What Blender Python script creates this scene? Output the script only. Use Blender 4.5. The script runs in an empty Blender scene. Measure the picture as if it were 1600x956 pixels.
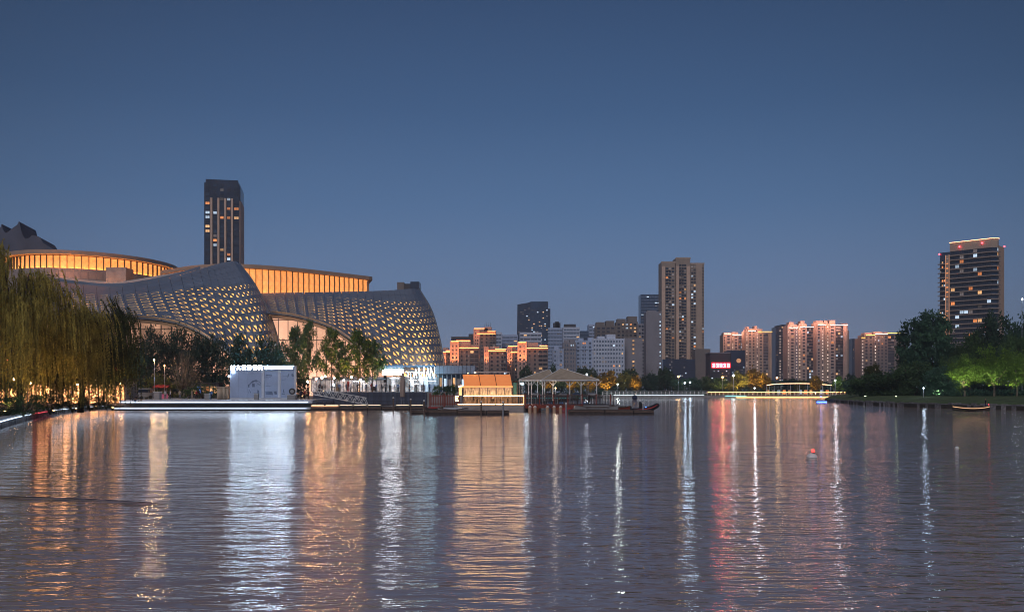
import bpy, bmesh, math, random
from mathutils import Vector, Matrix
random.seed(7)
SC = bpy.context.scene
COL = SC.collection
R = math.radians
# ---------------------------------------------------------------- camera, sky, sun, exposure
F, H, YH, CX = 1386.0, 3.2, 611.0, 800.0        # focal length in photo pixels, eye height above water, horizon row, centre column
def X(x, Y): return (x - CX) * Y / F
def Z(y, Y): return H + (YH - y) * Y / F
def P(x, y, Y): return Vector((X(x, Y), Y, Z(y, Y)))
def lin(c):
    c = c / 255.0
    return c / 12.92 if c <= .04045 else ((c + .055) / 1.055) ** 2.4
def C(r, g, b): return (lin(r), lin(g), lin(b))

cam_d = bpy.data.cameras.new('camera'); cam = bpy.data.objects.new('camera', cam_d); COL.objects.link(cam)
cam.location = (0, 0, H); cam.rotation_euler = (R(90), 0, 0)
cam_d.sensor_width = 36; cam_d.lens = 36 * F / 1600; cam_d.shift_y = (YH - 478) / 1600
cam_d.clip_start = .2; cam_d.clip_end = 20000
SC.camera = cam
SC.view_settings.view_transform = 'Standard'; SC.view_settings.look = 'None'
SC.view_settings.exposure = 0; SC.view_settings.gamma = 1
try:
    SC.cycles.use_denoising = True; SC.cycles.filter_width = 1.0; SC.cycles.max_bounces = 6; SC.cycles.diffuse_bounces = 2; SC.cycles.glossy_bounces = 3
    SC.cycles.transparent_max_bounces = 8; SC.cycles.caustics_reflective = False; SC.cycles.caustics_refractive = False
    SC.cycles.sample_clamp_indirect = 12; SC.cycles.volume_bounces = 0; SC.cycles.volume_step_rate = 4
except Exception: pass

W = bpy.data.worlds.new('World'); SC.world = W; W.use_nodes = True
nt = W.node_tree; N = nt.nodes; N.clear(); LK = nt.links.new
out = N.new('ShaderNodeOutputWorld'); bg = N.new('ShaderNodeBackground'); LK(bg.outputs[0], out.inputs[0])
SUN_EL, SUN_AZ = R(38), R(195)                     # fill sun added to lift the facades, high and behind the camera's left shoulder
sky = N.new('ShaderNodeTexSky'); sky.sky_type = 'NISHITA'; sky.sun_disc = False
sky.sun_elevation = SUN_EL; sky.sun_rotation = SUN_AZ; sky.dust_density = 2
tc = N.new('ShaderNodeTexCoord'); sep = N.new('ShaderNodeSeparateXYZ'); LK(tc.outputs['Generated'], sep.inputs[0])
ramp = N.new('ShaderNodeValToRGB'); LK(sep.outputs['Z'], ramp.inputs[0])
stops = [(0.0, (129, 142, 172)), (.05, (121, 140, 173)), (.12, (101, 128, 168)), (.20, (80, 112, 154)), (.30, (61, 92, 133)), (.42, (48, 74, 112)), (1.0, (33, 50, 80))]
el = ramp.color_ramp.elements
el[0].position = 0; el[0].color = (*C(*stops[0][1]), 1); el[1].position = 1; el[1].color = (*C(*stops[-1][1]), 1)
for p, c in stops[1:-1]:
    e = el.new(p); e.color = (*C(*c), 1)
# the afterglow is a little brighter toward the far bank than round the sides: one slow cosine over the whole compass
mr = N.new('ShaderNodeMapRange'); mr.inputs[1].default_value = .7; mr.inputs[2].default_value = 1.0
mr.inputs[3].default_value = .5; mr.inputs[4].default_value = 1.0; mr.interpolation_type = 'SMOOTHSTEP'
LK(sep.outputs['Y'], mr.inputs[0])
hz = N.new('ShaderNodeMixRGB'); hz.blend_type = 'MULTIPLY'; hz.inputs[0].default_value = 1
LK(ramp.outputs[0], hz.inputs[1]); LK(mr.outputs[0], hz.inputs[2])
sk = N.new('ShaderNodeMixRGB'); sk.blend_type = 'MULTIPLY'; sk.inputs[0].default_value = 1; sk.inputs[2].default_value = (.004, .004, .004, 1)
LK(sky.outputs[0], sk.inputs[1])
ad = N.new('ShaderNodeMixRGB'); ad.blend_type = 'ADD'; ad.inputs[0].default_value = 1
LK(hz.outputs[0], ad.inputs[1]); LK(sk.outputs[0], ad.inputs[2]); LK(ad.outputs[0], bg.inputs[0]); bg.inputs[1].default_value = 1.0
sun_d = bpy.data.lights.new('sun', 'SUN'); sun_d.energy = 1.1; sun_d.angle = R(18); sun_d.color = (1, .93, .93)
sun = bpy.data.objects.new('sun', sun_d); COL.objects.link(sun); sun.location = (0, 0, 300)
sd = Vector((math.sin(SUN_AZ) * math.cos(SUN_EL), math.cos(SUN_AZ) * math.cos(SUN_EL), math.sin(SUN_EL)))
sun.rotation_euler = sd.to_track_quat('Z', 'Y').to_euler()

# ---------------------------------------------------------------- helpers
def tag(o, label=None, cat=None, group=None, kind=None):
    if label: o['label'] = label
    if cat: o['category'] = cat
    if group: o['group'] = group
    if kind: o['kind'] = kind
    return o
def empty(name, loc, rz=0, label=None, cat=None, group=None):
    o = bpy.data.objects.new(name, None); COL.objects.link(o); o.empty_display_size = .5
    o.location = loc; o.rotation_euler = (0, 0, rz)
    return tag(o, label, cat, group)
def link(name, me, parent=None, loc=(0, 0, 0), rz=0, sc=None):
    o = bpy.data.objects.new(name, me); COL.objects.link(o); o.parent = parent; o.location = loc; o.rotation_euler = (0, 0, rz)
    if sc: o.scale = sc
    return o
def point(parent, loc, power, col, r=.3):
    l = bpy.data.lights.new('lamp_light', 'POINT'); l.energy = power; l.color = col; l.shadow_soft_size = max(r, .1)
    o = bpy.data.objects.new('lamp_light', l); COL.objects.link(o); o.parent = parent; o.location = loc
    return o
def spot(parent, loc, power, col, aim=(0, 0, 1), ang=70, r=.2):
    l = bpy.data.lights.new('flood_light', 'SPOT'); l.energy = power; l.color = col; l.shadow_soft_size = r; l.spot_size = R(ang); l.spot_blend = .6
    o = bpy.data.objects.new('flood_light', l); COL.objects.link(o); o.parent = parent; o.location = loc
    o.rotation_euler = (-Vector(aim)).to_track_quat('Z', 'Y').to_euler()
    return o

class MB:
    def __init__(s): s.v = []; s.f = []; s.m = []
    def poly(s, pts, mi=0):
        n = len(s.v); s.v += [tuple(p) for p in pts]; s.f.append(tuple(range(n, n + len(pts)))); s.m.append(mi); return s
    def box(s, x0, x1, y0, y1, z0, z1, mi=0):
        if x0 > x1: x0, x1 = x1, x0
        if y0 > y1: y0, y1 = y1, y0
        if z0 > z1: z0, z1 = z1, z0
        n = len(s.v)
        s.v += [(x0, y0, z0), (x1, y0, z0), (x1, y1, z0), (x0, y1, z0), (x0, y0, z1), (x1, y0, z1), (x1, y1, z1), (x0, y1, z1)]
        for q in ((0, 3, 2, 1), (4, 5, 6, 7), (0, 1, 5, 4), (1, 2, 6, 5), (2, 3, 7, 6), (3, 0, 4, 7)):
            s.f.append(tuple(n + i for i in q)); s.m.append(mi)
        return s
    def ring(s, c, r, n, ax, up=None):
        ax = Vector(ax).normalized(); a = ax.orthogonal().normalized() if up is None else up; b = ax.cross(a)
        return [Vector(c) + (a * math.cos(2 * math.pi * i / n) + b * math.sin(2 * math.pi * i / n)) * r for i in range(n)]
    def tube(s, pts, rs, n=6, mi=0, cap=True):
        pts = [Vector(p) for p in pts]
        if not isinstance(rs, (list, tuple)): rs = [rs] * len(pts)
        base = len(s.v); a = None
        for i, p in enumerate(pts):
            d = (pts[min(i + 1, len(pts) - 1)] - pts[max(i - 1, 0)])
            d = d.normalized() if d.length > 1e-9 else Vector((0, 0, 1))
            if a is None: a = d.orthogonal().normalized()
            else:
                a = a - d * a.dot(d); a = a.normalized() if a.length > 1e-6 else d.orthogonal().normalized()
            s.v += [tuple(q) for q in s.ring(p, rs[i], n, d, a)]
        for i in range(len(pts) - 1):
            for j in range(n):
                k = (j + 1) % n
                s.f.append((base + i * n + j, base + i * n + k, base + (i + 1) * n + k, base + (i + 1) * n + j)); s.m.append(mi)
        if cap:
            s.f.append(tuple(base + j for j in reversed(range(n)))); s.m.append(mi)
            e = base + (len(pts) - 1) * n; s.f.append(tuple(e + j for j in range(n))); s.m.append(mi)
        return s
    def ball(s, c, r, nu=10, nv=6, mi=0, sz=(1, 1, 1)):
        c = Vector(c); base = len(s.v)
        for i in range(1, nv):
            t = math.pi * i / nv
            for j in range(nu):
                p = 2 * math.pi * j / nu
                s.v.append((c.x + r * sz[0] * math.sin(t) * math.cos(p), c.y + r * sz[1] * math.sin(t) * math.sin(p), c.z + r * sz[2] * math.cos(t)))
        top = len(s.v); s.v.append((c.x, c.y, c.z + r * sz[2])); s.v.append((c.x, c.y, c.z - r * sz[2]))
        for j in range(nu):
            k = (j + 1) % nu
            s.f.append((top, base + j, base + k)); s.m.append(mi)
            e = base + (nv - 2) * nu; s.f.append((top + 1, e + k, e + j)); s.m.append(mi)
            for i in range(nv - 2):
                s.f.append((base + i * nu + j, base + (i + 1) * nu + j, base + (i + 1) * nu + k, base + i * nu + k)); s.m.append(mi)
        return s
    def prism(s, poly, z0, z1, mi=0):
        n = len(s.v); k = len(poly)
        s.v += [(p[0], p[1], z0) for p in poly] + [(p[0], p[1], z1) for p in poly]
        s.f.append(tuple(n + i for i in reversed(range(k)))); s.m.append(mi); s.f.append(tuple(n + k + i for i in range(k))); s.m.append(mi)
        for i in range(k):
            j = (i + 1) % k; s.f.append((n + i, n + j, n + k + j, n + k + i)); s.m.append(mi)
        return s
    def prof(s, poly, x0, x1, mi=0):                # polygon in (y,z) extruded along x
        n = len(s.v); k = len(poly)
        s.v += [(x0, p[0], p[1]) for p in poly] + [(x1, p[0], p[1]) for p in poly]
        s.f.append(tuple(n + i for i in reversed(range(k)))); s.m.append(mi); s.f.append(tuple(n + k + i for i in range(k))); s.m.append(mi)
        for i in range(k):
            j = (i + 1) % k; s.f.append((n + i, n + j, n + k + j, n + k + i)); s.m.append(mi)
        return s
    def mesh(s, name, mats, smooth=False):
        me = bpy.data.meshes.new(name); me.from_pydata(s.v, [], s.f)
        for m in (mats if isinstance(mats, (list, tuple)) else [mats]): me.materials.append(m)
        if any(s.m): me.polygons.foreach_set('material_index', s.m)
        if smooth: me.polygons.foreach_set('use_smooth', [True] * len(s.f))
        me.validate(); me.update()
        return me
    def build(s, name, mats, parent=None, smooth=False, fix=True, loc=(0, 0, 0), rz=0):
        me = s.mesh(name, mats, smooth)
        if fix:
            b = bmesh.new(); b.from_mesh(me); bmesh.ops.recalc_face_normals(b, faces=b.faces); b.to_mesh(me); b.free()
        return link(name, me, parent, loc, rz)

# ---------------------------------------------------------------- materials
MATS = {}
def M(name, col, rough=.65, metal=0, var=.22, scale=.6, emit=None, es=0, bump=0, objvar=0, spec=.4, sample=True, detail=4, stretch=(1, 1, 1)):
    m = bpy.data.materials.new(name); m.use_nodes = True; n = m.node_tree.nodes; L = m.node_tree.links.new
    b = n['Principled BSDF']; b.inputs['Roughness'].default_value = rough; b.inputs['Metallic'].default_value = metal
    b.inputs['Specular IOR Level'].default_value = spec
    t = n.new('ShaderNodeTexCoord'); mp = n.new('ShaderNodeMapping'); mp.inputs['Scale'].default_value = stretch; L(t.outputs['Object'], mp.inputs[0])
    no = n.new('ShaderNodeTexNoise'); no.inputs['Scale'].default_value = scale; no.inputs['Detail'].default_value = detail; no.inputs['Roughness'].default_value = .62
    L(mp.outputs[0], no.inputs[0])
    cr = n.new('ShaderNodeMapRange'); cr.inputs[1].default_value = .3; cr.inputs[2].default_value = .7
    cr.inputs[3].default_value = 1 - var; cr.inputs[4].default_value = 1 + var; L(no.outputs['Fac'], cr.inputs[0])
    fac = cr.outputs[0]
    if objvar:
        oi = n.new('ShaderNodeObjectInfo'); mo = n.new('ShaderNodeMapRange'); mo.inputs[3].default_value = 1 - objvar; mo.inputs[4].default_value = 1 + objvar
        L(oi.outputs['Random'], mo.inputs[0]); mm = n.new('ShaderNodeMath'); mm.operation = 'MULTIPLY'; L(fac, mm.inputs[0]); L(mo.outputs[0], mm.inputs[1]); fac = mm.outputs[0]
    mu = n.new('ShaderNodeMixRGB'); mu.blend_type = 'MULTIPLY'; mu.inputs[0].default_value = 1; mu.inputs[1].default_value = (*col, 1); L(fac, mu.inputs[2])
    L(mu.outputs[0], b.inputs['Base Color'])
    if emit:
        b.inputs['Emission Color'].default_value = (*emit, 1)
        if objvar or var > .3:
            me = n.new('ShaderNodeMath'); me.operation = 'MULTIPLY'; me.inputs[1].default_value = es; L(fac, me.inputs[0]); L(me.outputs[0], b.inputs['Emission Strength'])
        else: b.inputs['Emission Strength'].default_value = es
        if not sample: m.cycles.emission_sampling = 'NONE'
    if bump:
        bu = n.new('ShaderNodeBump'); bu.inputs['Strength'].default_value = .5; bu.inputs['Distance'].default_value = bump
        L(no.outputs['Fac'], bu.inputs['Height']); L(bu.outputs[0], b.inputs['Normal'])
    MATS[name] = m
    return m
def leafmat(name, col, var=.5, tr=.35):
    m = M(name, col, rough=.6, var=var, scale=.9, objvar=.25, spec=.2)
    n = m.node_tree.nodes; L = m.node_tree.links.new; b = n['Principled BSDF']; o = n['Material Output']
    t = n.new('ShaderNodeBsdfTranslucent'); mx = n.new('ShaderNodeMixShader'); mx.inputs[0].default_value = tr
    src = b.inputs['Base Color'].links[0].from_socket; L(src, t.inputs[0])
    L(b.outputs[0], mx.inputs[1]); L(t.outputs[0], mx.inputs[2]); L(mx.outputs[0], o.inputs[0])
    return m

m_white = M('white_paint', (.72, .73, .74), .45)
m_pale = M('pale_panel', (.5, .54, .62), .5, var=.1)
m_steel = M('galvanised_steel', (.42, .44, .46), .35, .7)
m_dark = M('dark_metal', (.035, .04, .05), .45, .3)
m_black = M('black_rubber', (.015, .016, .02), .6)
m_conc = M('grey_concrete', (.27, .27, .28), .85, bump=.03)
m_stone = M('kerb_stone', (.48, .49, .5), .75, var=.35, scale=1.5, bump=.03)
m_rub = M('rubble_stone', (.2, .2, .21), .9, var=.5, scale=2.2, bump=.08, objvar=.3)
m_pave = M('plaza_paving', (.24, .23, .22), .75, var=.25, scale=.8)
m_wood = M('weathered_deck_wood', (.12, .085, .07), .7, var=.4, scale=1.2, stretch=(1, 8, 8))
m_wood2 = M('dark_timber', (.055, .045, .045), .7, var=.4, scale=1.5)
m_redwood = M('red_stained_timber', (.2, .04, .025), .6, var=.35)
m_bluew = M('blue_grey_board', (.06, .075, .12), .6, var=.35, objvar=.25)
m_soil = M('dark_soil_ground', (.045, .042, .035), .95, var=.5, scale=.3, bump=.05)
m_lawn = M('lawn_grass', (.075, .105, .035), .95, var=.5, scale=.5, bump=.08)
m_asph = M('asphalt', (.05, .05, .052), .9)
m_bark = M('tree_bark', (.09, .065, .045), .9, var=.4, scale=6, bump=.02, stretch=(3, 3, .6))
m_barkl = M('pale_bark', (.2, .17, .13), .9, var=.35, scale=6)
m_skin = M('skin', (.45, .27, .19), .6); m_hair = M('dark_hair', (.02, .016, .014), .6)
CLOTH = {'black': (.015, .015, .02), 'navy': (.02, .03, .07), 'white': (.6, .6, .62), 'grey': (.18, .18, .2), 'red': (.35, .03, .03), 'blue': (.08, .2, .45), 'beige': (.4, .33, .25), 'green': (.05, .12, .08)}
m_cloth = {k: M('cloth_' + k, v, .85) for k, v in CLOTH.items()}
# leaves
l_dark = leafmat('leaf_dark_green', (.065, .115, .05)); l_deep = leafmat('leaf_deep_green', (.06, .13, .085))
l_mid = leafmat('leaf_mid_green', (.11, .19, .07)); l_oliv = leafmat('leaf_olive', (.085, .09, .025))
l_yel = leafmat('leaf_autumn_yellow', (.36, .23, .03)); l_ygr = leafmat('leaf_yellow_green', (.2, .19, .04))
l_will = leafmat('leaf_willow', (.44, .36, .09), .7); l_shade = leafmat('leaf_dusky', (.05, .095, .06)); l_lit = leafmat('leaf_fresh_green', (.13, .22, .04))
# glass and lit windows
g_dark = M('dark_window_glass', (.018, .03, .06), .12, var=.4, scale=.15, spec=.8, objvar=.3)
g_blue = M('blue_window_glass', (.03, .06, .11), .15, var=.4, scale=.2, spec=.9, objvar=.3)
g_pale = M('pale_window_glass', (.12, .17, .26), .2, var=.3, objvar=.3, spec=.8)
g_clear = M('lit_side_glass', (.2, .2, .2), .1, var=.2, emit=C(255, 180, 110), es=.35)
w_warm = M('window_warm', (.4, .3, .2), .5, emit=C(255, 190, 125), es=.75, objvar=.55, sample=False)
w_cool = M('window_cool', (.4, .45, .5), .5, emit=C(205, 230, 255), es=.8, objvar=.5, sample=False)
w_oran = M('window_orange', (.4, .25, .1), .5, emit=C(255, 150, 85), es=.8, objvar=.5, sample=False)
w_dim = M('window_dim', (.2, .2, .22), .4, emit=C(190, 170, 160), es=.16, objvar=.6, sample=False)
WIN = {'w': w_warm, 'c': w_cool, 'o': w_oran, 'd': w_dim, 'g': g_dark, 'b': g_blue, 'p': g_pale}
# lamps
e_white = M('led_white', (.8, .8, .8), emit=(.72, .86, 1.0), es=16)
e_sign = M('sign_light_white', (.8, .8, .8), emit=(.66, .84, 1.0), es=60)
e_bar = M('light_bar_white', (.8, .8, .8), emit=(.7, .86, 1.0), es=130)
e_kerb = M('kerb_led', (.8, .8, .8), emit=(.62, .78, 1.0), es=2.2)
e_warm = M('led_warm', (.8, .7, .5), emit=(1, .62, .24), es=14)
e_tea = M('teahouse_led', (.8, .7, .5), emit=(1, .6, .28), es=15)
e_orange = M('cornice_led_orange', (.8, .5, .3), emit=(1, .27, .07), es=6)
e_cwhite = M('cornice_led_white', (.8, .8, .8), emit=(1, .8, .62), es=3)
e_yel = M('cornice_led_yellow', (.8, .7, .2), emit=(1, .6, .08), es=2.5)
e_red = M('red_light', (.7, .1, .1), emit=(1, .06, .08), es=9)
e_redsign = M('red_sign_light', (.7, .1, .1), emit=(1, .07, .1), es=60)
e_blue = M('blue_light', (.1, .2, .8), emit=(.08, .22, 1), es=12)
e_cyan = M('cyan_neon', (.3, .7, .8), emit=(.25, .75, 1.0), es=9)
e_glob_w = M('lamp_globe_white', (.8, .8, .8), emit=(.85, .93, 1.0), es=9)
e_glob_o = M('lamp_globe_orange', (.8, .6, .3), emit=(1, .5, .16), es=9)
e_open = M('lit_roof_opening', (.5, .35, .15), .4, emit=(1.0, .46, .1), es=1.8, objvar=.35, sample=False)
e_fac = M('lit_lobby_glass', (.4, .3, .25), .25, emit=(1.0, .52, .33), es=1.05, var=.35, scale=.05, objvar=.12)
e_fac2 = M('dim_lobby_glass', (.4, .3, .25), .25, emit=(1.0, .52, .32), es=.42, var=.7, scale=.08, objvar=.5)
e_drum = M('amber_glass_panel', (.6, .36, .2), .35, emit=(1.0, .33, .07), es=1.15, objvar=.12)
e_shop = M('shop_interior_light', (.6, .6, .6), .5, emit=(.9, .92, 1.0), es=.34, var=.85, scale=.7, objvar=.6)
e_redk = M('kerb_red_led', (.7, .1, .1), emit=(1, .08, .12), es=1.1)

w_stair = M('stair_window_light', (.5, .45, .4), .5, emit=C(255, 222, 200), es=1.5, objvar=.4, sample=False); WIN['s'] = w_stair
# ---------------------------------------------------------------- water
def wY(y): return H * F / (y - YH)               # distance at which the water line shows on photo row y
mw = bpy.data.materials.new('lake_water'); mw.use_nodes = True
n = mw.node_tree.nodes; L = mw.node_tree.links.new; b = n['Principled BSDF']
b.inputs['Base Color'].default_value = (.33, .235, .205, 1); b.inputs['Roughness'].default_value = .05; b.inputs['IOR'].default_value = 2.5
tcw = n.new('ShaderNodeTexCoord')
def wn(sx, sy, det, rough, rot=0):
    mp = n.new('ShaderNodeMapping'); mp.inputs['Scale'].default_value = (sx, sy, 1); mp.inputs['Rotation'].default_value = (0, 0, rot); L(tcw.outputs['Object'], mp.inputs[0])
    no = n.new('ShaderNodeTexNoise'); no.inputs['Scale'].default_value = 1; no.inputs['Detail'].default_value = det; no.inputs['Roughness'].default_value = rough; no.noise_dimensions = '2D'
    no.inputs['Distortion'].default_value = .25
    L(mp.outputs[0], no.inputs[0]); return no.outputs['Fac']
def bump(h, dist, prev=None, patch=None):
    bu = n.new('ShaderNodeBump'); bu.inputs['Strength'].default_value = 1
    if patch: L(patch, bu.inputs['Strength'])
    bu.inputs['Distance'].default_value = dist; bu.inputs['Distance'].default_value = dist; L(h, bu.inputs['Height'])
    if prev: L(prev, bu.inputs['Normal'])
    return bu.outputs[0]
pm_ = n.new('ShaderNodeMapRange'); pm_.inputs[1].default_value = .36; pm_.inputs[2].default_value = .64; pm_.inputs[3].default_value = .55; pm_.inputs[4].default_value = 1.2
L(wn(.03, .09, 2, .5, .3), pm_.inputs[0])
b1 = bump(wn(.6, 1.3, 1, .5, .1), .06)
b2 = bump(wn(1.3, 5.2, 2, .5, -.06), .032, b1, pm_.outputs[0])
b3 = bump(wn(3.2, 13.0, 1, .5, .04), .007, b2)
L(b3, b.inputs['Normal'])
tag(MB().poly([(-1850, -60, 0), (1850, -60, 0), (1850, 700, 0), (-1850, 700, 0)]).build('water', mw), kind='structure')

# ---------------------------------------------------------------- ground and banks
LB = [(-420, 800), (-200, 725), (-40, 682), (0, 668), (30, 659), (60, 652), (85, 647.5), (110, 644), (145, 640.5), (182, 638)]
LB = [(X(x, wY(y)), wY(y)) for x, y in LB]
def curve(pts, n):
    pts = [Vector((*p, 0)) if len(p) == 2 else Vector(p) for p in pts]; o = []
    for i in range(len(pts) - 1):
        p0, p1, p2, p3 = pts[max(i - 1, 0)], pts[i], pts[i + 1], pts[min(i + 2, len(pts) - 1)]
        for k in range(n):
            t = k / n
            o.append(.5 * ((2 * p1) + (p2 - p0) * t + (2 * p0 - 5 * p1 + 4 * p2 - p3) * t * t + (3 * p1 - p0 - 3 * p2 + p3) * t ** 3))
    o.append(pts[-1]); return o
def resample(pts, step):
    o = [pts[0].copy()]; acc = 0
    for a, b_ in zip(pts, pts[1:]):
        d = (b_ - a).length; t = step - acc
        while t <= d: o.append(a + (b_ - a) * (t / d)); t += step
        acc = (acc + d) % step
    return o
lb = curve(LB, 6)
RB = [(X(1340, 448), 448), (X(1332, 400), 400), (X(1297, 290), 290), (X(1290, 276), 276), (X(1312, 240), 240), (X(1350, 202), 202), (X(1400, 184), 184), (X(1450, 171), 171), (X(1520, 158), 158), (X(1600, 148), 148), (X(1800, 125), 125), (X(2200, 100), 100)]
rb = curve(RB, 5)
land = [(-1850, 20)] + [(p.x, p.y) for p in lb] + [(X(190, 170), 170), (X(480, 170), 170), (X(488, 166), 166), (X(820, 172), 172), (X(850, 215), 215), (X(905, 330), 330), (X(942, 448), 448)] + [(p.x, p.y) for p in rb] + [(1850, 95), (1850, 1650), (-1850, 1650)]
bm = bmesh.new(); vs = [bm.verts.new((x, y, .7)) for x, y in land]
es = [bm.edges.new((vs[i], vs[(i + 1) % len(vs)])) for i in range(len(vs))]
bmesh.ops.triangle_fill(bm, use_beauty=True, edges=es)
lo = [bm.verts.new((x, y, -1.5)) for x, y in land]
for i in range(len(vs) - 4): bm.faces.new((vs[i], vs[i + 1], lo[i + 1], lo[i]))
bmesh.ops.recalc_face_normals(bm, faces=bm.faces)
me = bpy.data.meshes.new('ground'); bm.to_mesh(me); bm.free(); me.materials.append(m_soil)
tag(link('ground', me), kind='structure')
tag(MB().box(X(186, 172), X(700, 172), 172, 215, .69, 1.6).box(X(60, 215), X(760, 215), 215.02, 300, .69, 1.6).build('plaza', m_pave), kind='structure')

# left kerb wall: coping stones one by one over a rubble face, with a light line under the nosing
kb = empty('bank_wall', (0, 0, 0)); tag(kb, 'curved stone kerb wall with cool light line round the left bank', 'kerb wall')
cop = resample([p for p in lb], 2.4)
for i in range(len(cop) - 1):
    a, b_ = cop[i], cop[i + 1]; d = (b_ - a); ln = d.length; ang = math.atan2(d.y, d.x)
    if b_.x < -75 or i == 0: pass
    if i == 0: cm = MB().box(.02, 2.36, -.22, .5, .62, .84).mesh('coping_stone', m_stone); rm = MB().box(.03, 2.35, -.06, .35, -.35, .6, 0).mesh('face_stone', m_rub)
    link('coping_stone', cm, kb, (a.x, a.y, random.uniform(-.015, .015)), ang, (ln / 2.4, 1, 1))
    for k in range(3):
        link('face_stone', rm, kb, (a.x + d.x * k / 3 + math.sin(ang) * random.uniform(0, .12), a.y + d.y * k / 3 - math.cos(ang) * random.uniform(0, .12), random.uniform(-.08, .0)), ang, (ln / 7.4, 1, 1))
t = MB()
pts = [Vector((p.x, p.y, .58)) for p in lb]
off = []
for i, p in enumerate(pts):
    d = (pts[min(i + 1, len(pts) - 1)] - pts[max(i - 1, 0)]).normalized(); off.append(p + Vector((d.y, -d.x, 0)) * .30 + Vector((0, 0, .02)))
def seg(x0, x1): return [q for q in off if x0 <= CX + q.x * F / q.y <= x1]
for (x0, x1, mt, nm) in ((-900, 52, e_kerb, 'light_line'), (50, 82, e_redk, 'red_light_line'), (80, 178, e_kerb, 'light_line'), (176, 200, e_redk, 'red_light_line')):
    q = seg(x0, x1)
    if len(q) < 2: continue
    MB().tube(q, .05, 5).build(nm, mt, kb)

# right lawn: rises from the bank, edged by upright stones
lm = MB(); rows = []
for k, (d, z) in enumerate(((.3, .9), (6, 1.25), (16, 1.75), (40, 2.1), (120, 2.2))):
    rows.append([Vector((p.x + d * .45, p.y + d * .9, z if i > 9 else min(z, .75 + .1 * k))) for i, p in enumerate(rb)])
for a, b_ in zip(rows, rows[1:]):
    for i in range(len(a) - 1): lm.poly([a[i], a[i + 1], b_[i + 1], b_[i]])
tag(lm.build('lawn', m_lawn, smooth=True), kind='structure')
rw = empty('stone_edging', (X(1350, 202), 202, 0)); tag(rw, 'low edging of upright stones along the right bank lawn', 'stone edging')
es_ = [MB().prism([(0, 0), (.9 + .1 * k, .03), (.95, .5), (.05, .55)], -.4, .98).mesh('edging_stone', m_rub) for k in range(3)]
rr = [q for q in resample(rb, 1.05) if q.y < 285 and q.y > 138]
for i in range(len(rr) - 1):
    d = rr[i + 1] - rr[i]
    link('edging_stone', random.choice(es_), rw, (rr[i].x - X(1350, 202), rr[i].y - 202, random.uniform(-.2, .12)), math.atan2(d.y, d.x) + random.uniform(-.08, .08))

# ---------------------------------------------------------------- the theatre with its two tiled shells and lit drums
TL = Vector((X(365, 300), 300, 1.6))
th = empty('theatre', TL); tag(th, 'great theatre with two curved triangle-panelled shells glowing below amber drums', 'theatre')
def bw(mb, name, mats, parent, root, **k):
    mb.v = [(v[0] - root[0], v[1] - root[1], v[2] - root[2]) for v in mb.v]
    return mb.build(name, mats, parent, **k)
m_shell = M('shell_panel_metal', (.20, .245, .335), .45, .2, var=.16, scale=.09, objvar=.14)
m_shback = M('shell_underlay', (.035, .035, .045), .8)
m_soff = M('soffit_panel', (.55, .5, .48), .6, var=.1)
def cr(p0, p1, p2, p3, t): return .5 * ((2 * p1) + (p2 - p0) * t + (2 * p0 - 5 * p1 + 4 * p2 - p3) * t * t + (3 * p1 - p0 - 3 * p2 + p3) * t ** 3)
def crl(p, t):
    n_ = len(p) - 1; t = min(max(t, 0), .99999) * n_; i = int(t); f = t - i
    a = p[i - 1] if i > 0 else p[0] * 2 - p[1]; d = p[i + 2] if i + 2 <= n_ else p[n_] * 2 - p[n_ - 1]
    return cr(a, p[i], p[i + 1], d, f)
def surf(ribs):
    rb_ = [[P(*q) for q in r] for r in ribs]
    return lambda u, v: crl([crl(r, v) for r in rb_], u)
S1 = surf([[(40, 428, 340), (35, 450, 300), (30, 472, 265), (25, 492, 240)], [(105, 441, 335), (105, 458, 300), (105, 476, 265), (105, 494, 238)],
 [(180, 447, 330), (181, 462, 296), (185, 478, 262), (190, 494, 238)], [(250, 437, 322), (255, 457, 290), (265, 480, 260), (278, 504, 240)],
 [(310, 421, 315), (318, 452, 285), (330, 495, 258), (340, 536, 242)], [(345, 411, 308), (360, 452, 280), (378, 510, 256), (392, 582, 243)],
 [(366, 408, 304), (388, 448, 280), (412, 508, 258), (428, 597, 246)], [(374, 412, 312), (400, 448, 294), (427, 506, 276), (450, 598, 262)]])
S2 = surf([[(395, 458, 330), (400, 468, 310), (405, 478, 290), (410, 487, 275)], [(460, 457, 325), (462, 468, 305), (464, 481, 285), (466, 494, 270)],
 [(520, 456, 320), (522, 472, 300), (525, 492, 280), (528, 516, 268)], [(570, 455, 316), (573, 480, 297), (580, 516, 280), (588, 562, 268)],
 [(615, 453, 312), (624, 490, 294), (635, 536, 278), (643, 592, 270)], [(642, 451, 310), (657, 490, 294), (670, 535, 280), (681, 592, 272)],
 [(655, 452, 318), (675, 487, 304), (688, 535, 292), (697, 592, 284)]])
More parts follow.
